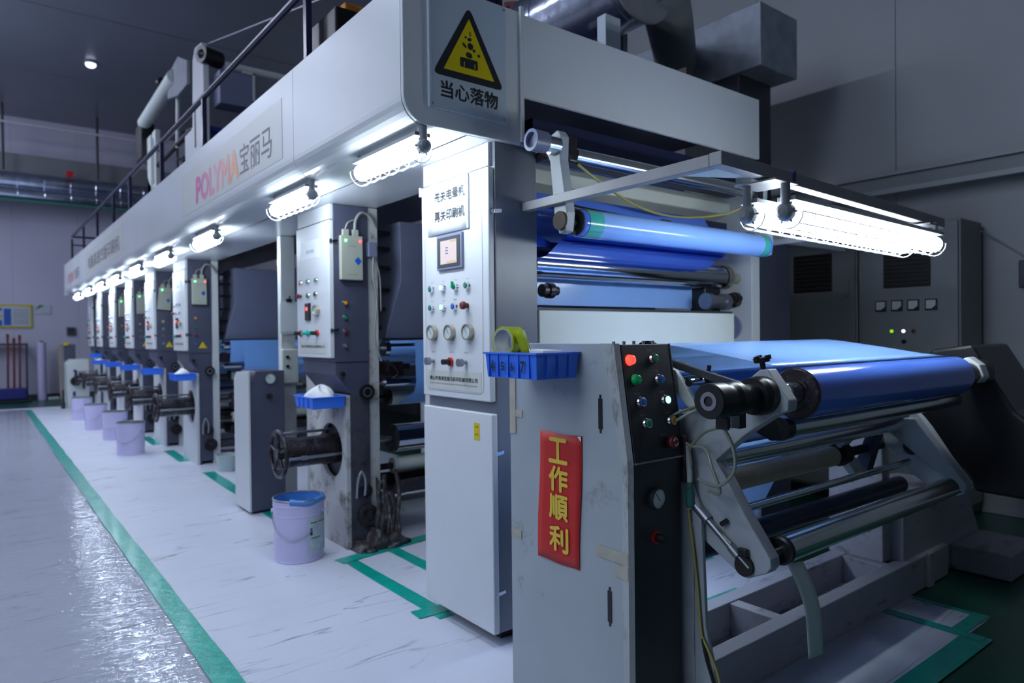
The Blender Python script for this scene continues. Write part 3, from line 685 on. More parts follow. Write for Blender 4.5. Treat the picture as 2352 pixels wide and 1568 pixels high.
def make_unit(y0, label, near=False):
    u = thing('printing_unit', (1.7, y0, 0), label, 'printing press unit', None if near else 'printing units under the canopy')
    dw = 'dark_worn' if near else 'dark'
    ob('upper_housing', MB().box(1.625, 1.842, y0, y0 + .50, 1.10, 2.018), 'dark', u, .004)
    ob('head_panel', MB().box(1.606, 1.628, y0 + .01, y0 + .50, 1.93, 2.018), 'door', u, .002)
    d = ob('panel_door', MB().box(1.595, 1.624, y0 - .005, y0 + .50, 1.125, 1.922), 'door', u, .005)
    ob('chute_hood', MB().prism([(1.628, 1.098), (1.842, 1.098), (1.842, .90), (1.735, .90), (1.628, 1.03)], 'y', y0 + .005, y0 + .495), 'dark', u, .003)
    ob('lower_housing', MB().box(1.735, 1.842, y0 + .0, y0 + .50, .03, .90), dw, u, .004)
    ob('front_plate', hole_plate(1.69, 1.715, y0 + .0, y0 + .56, .0, .905, y0 + .225, .56, .165), 'worn' if near else 'white', u)
    ob('side_return', MB().box(1.715, 1.735, y0 + .0, y0 + .01, .0, .905), dw, u)
    ob('frame_plate', MB().box(1.842, 1.912, y0 + .01, y0 + 1.0, 0, 2.018), 'worn' if near else 'white', u, .004)
    ob('drive_frame_plate', MB().box(3.46, 3.53, y0 + .01, y0 + 1.0, 0, 2.2), 'white', u, .004)
    handwheel(u, y0 + .225, .57)
    # panel controls
    for q, c in ((.43, 'orange'), (.31, 'green'), (.18, 'green'), ): button(d, (1.595, y0 + q, 1.585), NX, c, .016)
    for q, c in ((.31, 'green'), (.19, 'black')): button(d, (1.595, y0 + q, 1.503), NX, c, .016)
    mushroom(d, (1.595, y0 + .43, 1.503), NX, 'redbtn', .016, .03)
    dis = ob('speed_display', MB().box(1.583, 1.596, y0 + .275, y0 + .345, 1.35, 1.455), 'black', d, .002)
    ob('lit_digits', MB().box(1.5815, 1.5835, y0 + .30, y0 + .325, 1.41, 1.43), 'ledred', dis)
    gauge(d, (1.595, y0 + .17, 1.405), NX, .034)
    for q, c in ((.43, 'redcap'), (.31, 'teal'), (.17, 'redcap')):
        a = ob('selector_valve', MB().lathe((1.595, y0 + q, 1.272), NX, [(0, .019), (.012, .019), (.012, .011)], 16), c, d)
        ob('valve_knob', MB().cyl((1.584, y0 + q, 1.272), (1.55, y0 + q, 1.272), .012, n=14), 'black' if c != 'teal' else 'teal', a)
    pl_ = ob('maker_plate', MB().box(1.5935, 1.5953, y0 + .04, y0 + .46, 1.15, 1.215), 'acrylic', d)
    text('plate_lettering', '佛山市南海宝丽马机械有限公司', '-x', (1.593, y0 + .25, 1.192), .36, .017, 'ink', pl_, .01)
    ob('instruction_card', MB().box(1.5935, 1.5953, y0 + .12, y0 + .42, 1.72, 1.83), 'paper', d)
    text('card_lettering', '操作规程', '-x', (1.593, y0 + .27, 1.765), .12, .022, 'greyink', d)
    latch(u, 1.60, y0 - .004, 1.80); latch(u, 1.60, y0 - .004, 1.285)
    for z_, c in ((1.445, 'orange'), (1.36, 'green'), (1.278, 'redbtn'), (1.193, 'lampwhite' if near else 'blue')):
        button(u, (1.692, y0, z_), NY, c if c != 'lampwhite' else 'dullsteel', .015)
    ob('set_knob', MB().lathe((1.665, y0, 1.03), NY, [(0, .012), (.012, .012), (.012, .017), (.026, .015), (.026, 0)], 14), 'black', u)
    ob('adjust_wheel', MB().lathe((1.812, y0, .92), NY, [(0, .03), (.012, .03), (.012, .044), (.034, .047), (.034, .024), (.028, .024), (.028, .012), (.034, .012), (.034, 0)], 24), 'black', u)
    if not near: ob('warning_sticker', MB().prism([(1.715, 1.15), (1.795, 1.15), (1.755, 1.215)], 'y', y0 - .002, y0), 'yellow', u)
    ob('wheel_ring', MB().lathe((1.812, y0 - .0335, .92), NY, [(0, .020), (.002, .020), (.002, .030), (0, .030)], 22), 'dullsteel', u)
    # ink pump fittings on the stained foot
    for (x_, z_, r_) in ((1.815, .19, .062), (1.80, .33, .045)):
        ob('bearing_cover', MB().lathe((x_, y0, z_), NY, [(0, r_), (.02, r_), (.02, r_ * .7), (.012, r_ * .7), (.012, r_ * .3), (.03, r_ * .3), (.03, 0)], 20), 'blackgrease', u)
    ob('pump_pipe', MB().tube([(1.745, y0 - .01, .30), (1.742, y0 - .035, .40), (1.765, y0 - .04, .455), (1.79, y0 - .035, .40), (1.792, y0 - .02, .31)], .009, 8), 'dullsteel', u)
    # bearing brackets on the frame edge
    for z_ in (1.30, 1.42, 1.54, 1.68, 1.80, 1.90):
        ob('idler_shaft', MB().cyl((1.912, y0 + .16, z_), (2.07, y0 + .16, z_), .013, n=12), 'blackgrease', u)
    ob('rail_block', MB().box(1.915, 1.95, y0 + .10, y0 + .22, 1.26, 1.95), 'navypaint', u)
    # rollers between the frame plates
    Y = y0 + .14
    def roller(nm, y, z, r, m, x0=2.0, x1=3.40, shaft=.014, disc=None):
        a = ob(nm, MB().lathe((x0, y, z), (1, 0, 0), [(0, shaft), (0, r), (x1 - x0, r), (x1 - x0, 0)], 26), m, u)
        ob('roller_shaft', MB().cyl((1.912, y, z), (3.46, y, z), shaft, n=12), 'dullsteel' if m == 'chrome' else 'blackgrease', a)
        if disc: ob('roller_end', MB().lathe((x0 - .002, y, z), NX, [(0, r), (.018, r * .96), (.018, shaft)], 24), disc, a)
        return a
    roller('impression_roller', Y + .03, .862, .052, 'rubberwhite', 2.06, 3.36, .018, 'black')
    roller('gravure_cylinder', Y + .02, .60, .088, 'chrome', 2.08, 3.36, .022, 'blackgrease')
    roller('ink_roller', Y, .43, .052, 'rubberwhite', 2.08, 3.36, .02, 'rubberwhite')
    roller('guide_roller', Y - .09, 1.175, .048, 'chrome', 1.96, 3.42, .012)
    roller('guide_roller', Y - .10, .965, .030, 'chrome', 1.96, 3.42, .012)
    ob('doctor_blade_block', MB().box(1.93, 2.10, Y - .09, Y + .02, 1.0, 1.09).box(2.10, 2.16, Y - .07, Y - .02, 1.04, 1.075), 'blackgrease', u, .006)
    ob('blade_hose', MB().tube([(1.93, Y - .06, 1.08), (1.97, Y - .12, 1.10), (2.05, Y - .11, 1.02), (2.00, Y - .08, .98)], .006, 6), 'blackgrease', u)
    ob('ink_pan', MB().prism([(Y - .14, .36), (Y - .12, .36), (Y - .08, .29), (Y + .1, .29), (Y + .14, .36), (Y + .16, .36), (Y + .12, .27), (Y - .10, .27)], 'x', 2.02, 3.38), 'blackgrease', u)
    ob('cross_beam', MB().box(1.912, 3.46, Y - .02, Y + .12, .13, .20), 'worn' if near else 'dark_worn', u, .004)
    # dryer hood
    hx, hy = 2.075, y0 + .03
    b = MB(); b.add([(hx, hy, 1.96), (3.40, hy, 1.96), (3.40, hy + .42, 1.96), (hx, hy + .42, 1.96),
                     (hx, hy, 1.58), (3.40, hy, 1.58), (3.40, hy + .42, 1.58), (hx, hy + .42, 1.58),
                     (hx - .09, hy + .04, 1.235), (3.40, hy + .04, 1.235), (3.40, hy + .42, 1.235), (hx - .09, hy + .42, 1.235)],
                    [(0, 1, 2, 3), (0, 4, 5, 1), (1, 5, 6, 2), (3, 2, 6, 7), (0, 3, 7, 4), (4, 8, 9, 5), (5, 9, 10, 6), (7, 6, 10, 11), (4, 7, 11, 8), (8, 11, 10, 9)])
    ob('dryer_hood', b, 'hood', u, .004)
    ob('hood_lip', MB().box(hx - .10, 3.41, hy + .02, hy + .06, 1.225, 1.237), 'navypaint', u)
    return u

u1 = make_unit(3.735, 'nearest printing unit, ink-stained, with big blackened handwheel and grey junction box', True)
# extra residue and papers on the nearest column
ob('ink_residue', MB().prism([(1.70, .0), (1.98, .0), (2.02, .03), (1.95, .09), (1.90, .05), (1.84, .12), (1.80, .04), (1.74, .05)], 'y', 3.60, 3.74), 'inkedmess', u1, .01)
R = random.Random(5); b = MB()
for k in range(9):
    x_ = 1.86 + .014 * k; y_ = 3.70 - .006 * k; h_ = R.uniform(.28, .48)
    b.tube([(x_ + R.uniform(-.012, .012), y_ + R.uniform(-.015, .01), h_ * q) for q in (1, .8, .6, .4, .2, .02)], R.uniform(.006, .014), 6)
ob('ink_drips', b, 'inkedmess', u1)['kind'] = 'stuff'
b = MB()
for k in range(22): b.sphere((R.uniform(1.72, 2.02), R.uniform(3.60, 3.72), R.uniform(0, .02)), R.uniform(.02, .05), (1.3, 1, .45), 8, 5)
ob('ink_clumps', b, 'inkedmess', u1)['kind'] = 'stuff'
ob('small_terminal_box', MB().box(1.83, 1.885, 3.70, 3.742, 1.72, 1.81), 'hood', u1, .004)
ob('wiring_cable', MB().tube([(1.86, 3.70, 1.72), (1.852, 3.69, 1.60), (1.875, 3.69, 1.45), (1.86, 3.70, 1.25), (1.90, 3.69, 1.10)], .0045, 6), 'greycable', u1)
ob('wiring_cable', MB().tube([(1.875, 3.71, 1.72), (1.90, 3.70, 1.60), (1.905, 3.70, 1.40)], .0045, 6), 'greycable', u1)
ulabels = [(7.20, 'second printing unit from the front, with pale junction box and yellow triangle sticker'),
           (8.69, 'third printing unit from the front, its junction box hanging askew'),
           (10.11, 'fourth printing unit from the front, under the fourth canopy cage lamp'),
           (11.54, 'fifth printing unit from the front, among the far columns'),
           (12.95, 'sixth printing unit from the front, next to the last one'),
           (14.05, 'farthest printing unit at the end of the canopy')]
u2 = make_unit(ulabels[0][0], ulabels[0][1])
for y_, lab in ulabels[1:]:
    c = copy_tree(u2); c.location = (1.7, y_, 0); c['label'] = lab

# narrow frame with the papers, between the nearest and the second column
ff = thing('infeed_frame', (1.88, 5.15, 0), 'slim white press frame with papers clipped on, behind the gauge pedestal', 'press frame')
ob('frame_plate', MB().box(1.815, 1.925, 5.15, 5.22, 0, 2.018), 'white', ff, .004)
ob('drive_frame_plate', MB().box(3.46, 3.53, 5.15, 5.9, 0, 2.2), 'white', ff, .004)
ob('bearing_bracket', MB().box(1.80, 1.93, 5.10, 5.15, .90, 1.16), 'offwhite', ff, .01)
for z_ in (1.10, 1.03): ob('bearing_bolt', MB().cyl((1.84, 5.1, z_), (1.84, 5.085, z_), .012, n=8), 'black', ff)
for z_, r_ in ((1.16, .05), (1.03, .045)):
    a = ob('guide_roller', MB().cyl((1.97, 5.4, z_), (3.42, 5.4, z_), r_, n=24), 'film', ff)
    ob('roller_shaft', MB().cyl((1.92, 5.4, z_), (3.46, 5.4, z_), .013, n=10), 'dullsteel', a)
pp = thing('paper_sheets', (1.87, 5.14, 1.29), 'white papers clipped to the slim press frame', 'papers')
ob('sheet', MB().box(1.805, 1.942, 5.128, 5.131, 1.29, 1.52), 'paper', pp)
ob('sheet', MB().box(1.80, 1.93, 5.134, 5.137, 1.275, 1.50), 'paper', pp)
ob('clip', MB().box(1.85, 1.89, 5.12, 5.14, 1.515, 1.54).cyl((1.87, 5.125, 1.535), (1.87, 5.11, 1.56), .005, n=6), 'black', pp)

# gauge pedestal
gp = thing('gauge_pedestal', (1.63, 5.0, 0), 'dark pedestal with white side and a round gauge, between the columns', 'control pedestal')
ob('body', MB().prism([(1.505, .02), (1.75, .02), (1.75, 1.01), (1.545, 1.01), (1.505, .90)], 'y', 4.915, 5.25), 'dark', gp, .005)
ob('side_panel', MB().prism([(4.91, .02), (5.25, .02), (5.25, .95), (5.19, 1.0), (4.91, 1.012)], 'x', 1.492, 1.506), 'white', gp, .003)
ob('foot', MB().box(1.53, 1.73, 4.94, 5.22, 0, .02), 'navypaint', gp)
gauge(gp, (1.64, 4.915, .955), NY, .038, 'chrome')
ob('regulator_knob', MB().lathe((1.635, 4.915, .83), NY, [(0, .012), (.015, .012), (.015, .02), (.04, .018), (.04, 0)], 14), 'black', gp)

# ---------------------------------------------------------------- junction boxes hung on the columns
def junction_box(y, label, tilt=0, x0=1.655, w=.138, group='junction boxes on the columns', near=False, leds=('ledgreen', 'ledred')):
    t = thing('junction_box', (x0 + w / 2, y, 1.835), label, 'junction box', group)
    X = x0; yb = y
    ob('case', MB().box(X, X + w, yb - .035, yb - .002, 1.578, 1.835), 'boxcream', t, .005)
    for k in (.035, .095): ob('plug', MB().box(X + k - .018, X + k + .018, yb - .03, yb - .006, 1.835, 1.872), 'boxcream', t, .002)
    ob('cable', MB().tube([(X + .095, yb - .018, 1.87), (X + .10, yb - .02, 1.93), (X + .135, yb - .02, 1.975), (X + .19, yb - .01, 1.965), (X + .235, yb - .004, 1.90)], .009, 8), 'greycable', t)
    ob('cable', MB().tube([(X + .035, yb - .018, 1.87), (X + .05, yb - .02, 1.91), (X + .09, yb - .02, 1.93)], .005, 6), 'greycable', t)
    for k, c in ((.030, leds[0]), (.122, leds[1])):
        if c: ob('indicator', MB().lathe((X + k, yb - .035, 1.805), NY, [(0, .008), (.006, .007), (.009, .004), (.009, 0)], 12), c, t)
    ob('label_mark', MB().prism([(X + .105, 1.665), (X + .127, 1.69), (X + .105, 1.715), (X + .083, 1.69)], 'y', yb - .0362, yb - .035), 'blue', t, .002)
    text('case_lettering', '静电消除器', '-y', (X + .072, yb - .0362, 1.775), .05, .009, 'greyink', t)
    text('case_lettering', '危险 高压', '-y', (X + .07, yb - .0362, 1.61), .06, .008, 'greyink', t)
    if tilt: t.rotation_euler = (0, tilt, 0)
    return t
junction_box(3.733, 'cream junction box with green and red lights on the ink-stained column')
junction_box(7.198, 'cream junction box with green and red lights beside the second column panel')
junction_box(8.688, 'tilted junction box with a green light on the third column', tilt=.10, leds=('ledgreen', None))
junction_box(10.108, 'junction box with a green light on the fourth column', leds=('ledgreen', None))
junction_box(11.538, 'junction box with a green light on the fifth column', leds=('ledgreen', None))

# ---------------------------------------------------------------- blue trays and white cloths on the columns
def tray(x, y, z, dx, dy, h, label, cloth=None, ribs=4, group='small blue trays on the columns'):
    t = thing('parts_tray', (x + dx / 2, y + dy / 2, z), label, 'tray', group)
    b = MB(); i = .006; T = .004
    lo = [(x + i, y + i), (x + dx - i, y + i), (x + dx - i, y + dy - i), (x + i, y + dy - i)]; hi = [(x, y), (x + dx, y), (x + dx, y + dy), (x, y + dy)]
    lo2 = [(x + i + T, y + i + T), (x + dx - i - T, y + i + T), (x + dx - i - T, y + dy - i - T), (x + i + T, y + dy - i - T)]; hi2 = [(x + T, y + T), (x + dx - T, y + T), (x + dx - T, y + dy - T), (x + T, y + dy - T)]
    vs = [(*p, z) for p in lo] + [(*p, z + h) for p in hi] + [(*p, z + h) for p in hi2] + [(*p, z + T) for p in lo2]
    fs = [(3, 2, 1, 0)] + [(k, (k + 1) % 4, (k + 1) % 4 + 4, k + 4) for k in range(4)] + [(k + 4, (k + 1) % 4 + 4, (k + 1) % 4 + 8, k + 8) for k in range(4)] + [(k + 8, (k + 1) % 4 + 8, (k + 1) % 4 + 12, k + 12) for k in range(4)] + [(12, 13, 14, 15)]
    ob('tray_body', b.add(vs, fs), 'bluebin', t, .002)
    ob('rim', MB().box(x - .006, x + dx + .006, y - .006, y, z + h - .006, z + h).box(x - .006, x, y, y + dy, z + h - .006, z + h).box(x + dx, x + dx + .006, y, y + dy, z + h - .006, z + h).box(x - .006, x + dx + .006, y + dy, y + dy + .006, z + h - .006, z + h), 'bluebin', t, .001)
    for k in range(1, ribs): ob('rib', MB().box(x - .003, x + .005, y + dy * k / ribs - .0025, y + dy * k / ribs + .0025, z + .004, z + h - .006), 'bluebin', t)
    return t
def cloth_heap(x, y, z, s, label, col='cloth', seed=0):
    R = random.Random(seed); rows = []
    for j in range(9):
        t = pi * .5 * j / 8; r = math.cos(t)
        rows.append([(x + s * r * (1 + .25 * math.sin(3 * a + seed)) * math.cos(a) * .9, y + s * r * (1.3 + .2 * math.sin(2 * a + seed * 2)) * math.sin(a), z + s * .75 * math.sin(t) * (1 + .3 * math.sin(2 * a + seed)) * 1.0) for a in [2 * pi * k / 18 for k in range(19)]])
    o = ob('cleaning_cloth', MB().sheet(rows), col, None)
    return tag(o, label, 'cloth', 'crumpled cloths on the trays')
tz = .838
tray(1.48, 3.72, tz, .20, .27, .068, 'blue tray with a crumpled white cloth on the ink-stained column')
cloth_heap(1.585, 3.86, tz + .05, .085, 'large crumpled white cloth on the tray of the nearest column', seed=1)
for k, (y_, nm) in enumerate(((7.15, 'blue tray with white cloth on the second column'), (8.64, 'blue tray on the third column below its panel'), (10.06, 'blue tray on the fourth column below its panel'), (11.49, 'blue tray on the fifth column below its panel'), (12.9, 'blue tray with pale cloth on the sixth column'))):
    tray(1.49, y_, tz, .19, .27, .068, nm)
cloth_heap(1.585, 7.30, tz + .05, .07, 'flat white cloth on the tray of the second column', seed=4)
cloth_heap(1.585, 13.03, tz + .05, .06, 'pale cloth on the tray of the sixth column', 'offwhite', seed=6)

# ---------------------------------------------------------------- ink pails
def pail(x, y, label, lined=False, first=None):
    t = thing('ink_pail', (x, y, 0), label, 'pail', 'lilac ink pails beside the columns')
    R_ = .140; H_ = .345
    ob('pail_body', MB().lathe((x, y, 0), (0, 0, 1), [(0, 0), (0, R_ * .955), (.006, R_ * .975), (.012, R_ * .955), (H_ * .72, R_ * .985), (H_ * .74, R_ * 1.0), (H_ * .76, R_ * .985), (H_ * .88, R_ * .995), (H_ * .9, R_ * 1.01), (H_ * .92, R_), (H_ - .006, R_)], 36), 'lilac', t)
    ob('inside', MB().lathe((x, y, 0), (0, 0, 1), [(H_ - .002, R_ * .97), (.26, R_ * .965), (.26, 0)], 30), 'dullsteel' if not lined else 'bluecloth', t)
    ob('rim', MB().torus((x, y, H_), (0, 0, 1), R_ - .001, .005, 36, 8), 'dullsteel', t)
    pts = [(x + (R_ + .004) * math.cos(a), y + (R_ + .004) * math.sin(a), H_ * (.80 - .42 * math.sin((a - math.radians(155)) / math.radians(160) * pi))) for a in [math.radians(155 + 160 * k / 12) for k in range(13)]]
    ob('wire_handle', MB().tube(pts, .0022, 6, False), 'dullsteel', t)
    for a in (155, 315):
        a = math.radians(a); c = Vector((math.cos(a), math.sin(a), 0)); ob('handle_lug', MB().cyl(Vector((x, y, H_ * .8)) + c * (R_ - .004), Vector((x, y, H_ * .8)) + c * (R_ + .010), .014, .010, 12), 'lilac', t)
    return t
p1 = pail(1.425, 3.80, 'lilac ink pail with blue plastic liner and label, below the big handwheel', True)
# paper label wrapped on the nearest pail
def arc_sheet(x, y, r, a0, a1, z0, z1, n=8): return MB().sheet([[(x + r * math.cos(math.radians(a0 + (a1 - a0) * k / n)), y + r * math.sin(math.radians(a0 + (a1 - a0) * k / n)), z) for k in range(n + 1)] for z in (z0, z1)])
lb = ob('paper_label', arc_sheet(1.425, 3.80, .1405, 268, 330, .05, .245), 'tinlabel', p1)
ob('label_print', arc_sheet(1.425, 3.80, .1412, 275, 322, .215, .222), 'green', p1)
ob('label_print', arc_sheet(1.425, 3.80, .1412, 276, 300, .13, .137), 'green', p1)
ob('label_print', arc_sheet(1.425, 3.80, .1412, 274, 280, .15, .19), 'ink', p1)
rows = []
for j in range(4):
    rr_ = .138 + (.010 if j == 2 else 0) - (.02 if j == 0 else 0); zz = (.345, .352, .335, .318)[j]
    rows.append([(1.425 + (rr_ if j else .125) * math.cos(a), 3.80 + (rr_ if j else .125) * math.sin(a), zz + .006 * math.sin(5 * a)) for a in [math.radians(230 + 130 * k / 16) for k in range(17)]])
ob('liner_edge', MB().sheet(rows), 'bluecloth', p1, solid=.003)
for (x_, y_, lab) in ((1.30, 8.40, 'lilac ink pail nearest the second column, first of the far four'), (1.345, 9.80, 'lilac ink pail beside the third column'), (1.285, 11.05, 'lilac ink pail beside the fourth column'), (1.275, 12.55, 'farthest lilac ink pail beside the fifth column')):
    pail(x_, y_, lab)
tb = thing('clear_bucket', (1.84, 6.72, 0), 'small translucent plastic bucket between the pedestal and the second column', 'bucket')
ob('bucket_body', MB().lathe((1.84, 6.72, 0), (0, 0, 1), [(0, 0), (0, .085), (.15, .10), (.15, .094), (.01, .08)], 26), 'clearplastic', tb)
ob('rim', MB().torus((1.84, 6.72, .15), (0, 0, 1), .10, .005, 28, 6), 'clearplastic', tb)
#NEXT3

# ---------------------------------------------------------------- press front: frame, rollers, film
pf = thing('press_outfeed', (1.86, 2.25, 0), 'outfeed end of the press with cream beam, chrome roller and white cross panel', 'press frame')
ob('frame_plate', MB().box(1.846, 1.862, 2.20, 3.1, .06, 2.018), 'worn', pf, .002)
ob('drive_frame_plate', MB().box(3.45, 3.53, 2.20, 3.1, .0, 2.20), 'white', pf, .005)
ob('drive_housing', MB().box(3.56, 4.06, 2.32, 2.95, 0, 1.80), 'dark', pf, .006)
ob('housing_rail', MB().box(3.54, 4.75, 2.30, 2.34, 1.80, 1.85), 'white', pf, .003)
ob('motor_block', MB().box(3.54, 3.70, 2.25, 2.40, 1.86, 1.96), 'black', pf, .01)
ob('white_panel', MB().box(1.863, 3.262, 2.19, 2.25, 1.185, 1.352), 'offwhite', pf, .004)
ob('edge_trim', MB().box(1.862, 3.26, 2.20, 2.26, 1.352, 1.364), 'slate', pf)
ob('cream_beam', MB().prism([(2.34, 1.93), (2.34, 1.99), (2.38, 2.03), (2.46, 2.03), (2.46, 1.91)], 'x', 1.865, 3.45), 'offwhite', pf, .006)
ob('dark_beam', MB().box(1.865, 3.45, 2.36, 2.42, 1.83, 1.885), 'navypaint', pf, .004)
ob('inner_panel', MB().box(1.865, 3.45, 2.90, 2.93, .25, 2.0), 'navypaint', pf)
ob('film_backing', MB().box(1.87, 3.44, 2.52, 2.56, 2.10, 2.19), 'filmdark', pf)
def proller(parent, nm, x0, x1, y, z, r, m, shaft=.014, sx0=None, sx1=None, n=30):
    a = ob(nm, MB().lathe((x0, y, z), (1, 0, 0), [(0, 0), (0, r), (x1 - x0, r), (x1 - x0, 0)], n), m, parent)
    ob('roller_shaft', MB().cyl((sx0 or x0 - .06, y, z), (sx1 or x1 + .06, y, z), shaft, n=14), 'dullsteel', a)
    return a
proller(pf, 'chrome_roller', 1.90, 3.29, 2.30, 1.560, .062, 'chrome', .02, 1.862, 3.45)
ob('bearing_flange', MB().lathe((3.29, 2.30, 1.56), (1, 0, 0), [(0, .066), (.05, .066), (.05, .03), (.16, .03)], 20), 'brass', pf)
proller(pf, 'upper_roller', 1.865, 3.44, 2.33, 1.765, .055, 'filmdark', .02)
proller(pf, 'top_bar', 1.89, 3.10, 2.0, 1.965, .030, 'steel', .018, 1.76, 3.22)
ob('motor_body', MB().cyl((1.79, 1.985, 1.985), (1.722, 1.985, 1.985), .031, n=24), 'steel', pf)
ob('motor_cap', MB().lathe((1.725, 1.985, 1.985), NX, [(0, .031), (0, .040), (.07, .042), (.07, .030), (.05, .030), (.05, 0)], 24), 'hood', pf)
ob('swing_arm', MB().prism([(2.03, 2.03), (1.985, 2.045), (1.965, 2.02), (1.97, 1.93), (1.935, 1.72), (1.945, 1.648), (1.98, 1.64), (2.005, 1.70), (2.03, 1.93), (2.06, 1.99)], 'x', 1.79, 1.835), 'console', pf, .004)
ob('swing_arm', MB().prism([(2.03, 2.03), (1.985, 2.045), (1.965, 2.02), (1.97, 1.93), (1.935, 1.72), (1.945, 1.648), (1.98, 1.64), (2.005, 1.70), (2.03, 1.93), (2.06, 1.99)], 'x', 3.20, 3.235), 'console', pf, .004)
ob('arm_block', MB().box(1.835, 1.885, 1.97, 2.03, 1.93, 2.03), 'blackgrease', pf, .006)
ob('arm_block', MB().box(3.14, 3.20, 1.97, 2.03, 1.90, 2.02), 'blackgrease', pf, .006)
ob('arm_cap', MB().lathe((1.79, 1.967, 1.69), NX, [(0, .036), (.012, .036), (.012, 0)], 24), 'rust', pf)
ob('support_shaft', MB().cyl((1.86, 1.985, 1.99), (1.86, 2.25, 1.99), .02, n=12), 'blackgrease', pf)
a = ob('film_roller', MB().lathe((1.87, 1.967, 1.69), (1, 0, 0), [(0, 0), (0, .052), (.01, .055), (1.32, .055), (1.32, 0)], 34), 'filmdark', pf)
ob('film_wrap', MB().cyl((1.975, 1.967, 1.69), (3.12, 1.967, 1.69), .0562, n=40, caps=False), 'film', a)
ob('tape_band', MB().cyl((1.895, 1.967, 1.69), (1.975, 1.967, 1.69), .0568, n=34), 'tealwrap', a)
ob('tape_band', MB().cyl((3.12, 1.967, 1.69), (3.17, 1.967, 1.69), .0568, n=34), 'tealwrap', a)
ob('roller_end', MB().lathe((1.895, 1.967, 1.69), NX, [(0, .056), (.004, .052), (.03, .05), (.03, .02), (.06, .02)], 26), 'rubber', a)
for x_ in (1.92, 3.30): ob('bearing_block', MB().lathe((x_, 2.24, 1.44), (1, 0, 0), [(0, 0), (0, .028), (.03, .028), (.03, .034), (.06, .034), (.06, .02), (.09, .02), (.09, 0)], 16), 'blackgrease', pf)
ob('air_cylinder', MB().lathe((3.10, 2.26, 1.42), (1, 0, 0), [(0, 0), (0, .045), (.04, .045), (.04, .036), (.15, .036), (.15, .045), (.19, .045), (.19, 0)], 18), 'dullsteel', pf)
ob('dark_bracket', MB().box(3.15, 3.30, 2.30, 2.40, 1.35, 1.50), 'black', pf, .01)
ob('flange_ring', MB().lathe((3.45, 2.34, 1.28), NX, [(0, .075), (.02, .075), (.02, .04), (.05, .035), (.05, 0)], 28), 'hood', pf)
ob('bearing_cap', MB().lathe((3.45, 2.30, 1.43), NX, [(0, .035), (.03, .035), (.03, 0)], 18), 'blackgrease', pf)
for y_ in (2.26, 2.33, 2.40): ob('plate_bolt', MB().cyl((3.45, y_, 1.17), (3.44, y_, 1.17), .008, n=8), 'black', pf)
ob('air_hose', MB().tube([(1.90, 1.99, 1.93), (2.1, 2.05, 1.89), (2.45, 2.15, 1.84), (2.8, 2.2, 1.835), (3.1, 2.15, 1.87), (3.2, 2.05, 1.92)], .006, 7), 'yhose', pf)
ob('black_rod', MB().cyl((1.87, 2.15, 1.80), (3.40, 2.12, 1.735), .012, n=10), 'black', pf)
for x_ in (2.55, 3.25): ob('sensor_head', MB().lathe((x_, 2.10, 1.765), (1, 0, 0), [(0, 0), (0, .022), (.05, .022), (.05, .015), (.09, .015), (.09, 0)], 14), 'black' if x_ < 3 else 'dullsteel', pf)

# the printed film: one continuous blue web, built span by span
fw_ = thing('film_web', (2.5, 2.0, 1.2), 'glossy blue plastic film running through the press and onto the rewind roll', 'plastic film')
def span(pts, x0, x1, m='film', nx=10, parent=None, xs=None):
    rows = []
    for k, (y, z) in enumerate(pts):
        a, b = (xs[k] if xs else (x0, x1))
        rows.append([(a + (b - a) * i / nx, y, z) for i in range(nx + 1)])
    return ob('web_span', MB().sheet(rows), m, parent or fw_)
def arcpts(cy, cz, r, a0, a1, n=10): return [(cy + r * math.cos(math.radians(a0 + (a1 - a0) * k / n)), cz + r * math.sin(math.radians(a0 + (a1 - a0) * k / n))) for k in range(n + 1)]
# outfeed to rewinder: over the guide roller, then down to the roll
WL, WR = 1.957, 3.187
span([(1.72, .86)] + arcpts(1.64, 1.162, .050, -10, 90) + [(1.55, 1.203), (1.38, 1.178), (1.22, 1.152)] + arcpts(1.10, 1.062, .0795, 82, -120, 18), WL, WR)
span([(2.16, 1.10), (1.95, 1.02), (1.78, .92), (1.74, .88)], WL, WR)
span([(1.74, .90), (1.70, .62), (1.66, .42)], WL, WR, xs=[(1.9, 3.02), (1.9, 2.88), (1.9, 2.58)])
span([(2.385, 1.385), (2.385, 1.51)], 1.87, 3.15)
span(arcpts(2.33, 1.70, .06, 40, 180, 8) + [(2.12, 1.63)], 1.87, 3.15, 'filmdark')
span([(2.30, 1.875), (2.25, 1.79), (2.25, 1.70), (2.26, 1.63)], 1.87, 3.15, 'filmdark')
span([(2.022, 1.70), (2.15, 1.66), (2.255, 1.60)], 1.97, 3.12, 'filmdark')
span([(2.62, 2.02), (2.50, 2.13), (2.36, 2.19)], 1.9, 3.3, 'filmdark')
for y0 in (3.735, 7.20, 8.69, 10.11, 11.54):
    Y = y0 + .05
    span([(Y - .03, 1.222)] + arcpts(Y, 1.175, .0495, 175, 270, 6), 1.99 if y0 < 4 else 2.02, 2.19, 'filmunit')
    span([(Y - .052, 1.224), (Y - .06, 1.175), (Y - .065, 1.05), (Y - .07, .965), (Y - .06, .90), (Y - .015, .86), (Y + .06, .82)], 2.19, 3.3, 'filmunit', xs=[(2.15, 3.3), (2.15, 3.3), (2.15, 3.3), (2.15, 3.3), (2.14, 3.3), (2.10, 3.3), (2.08, 3.3)])
    if y0 > 4: span([(Y - .05, 1.222), (Y - .05, 1.10), (Y - .02, 1.0)], 2.02, 2.3, 'filmunit')

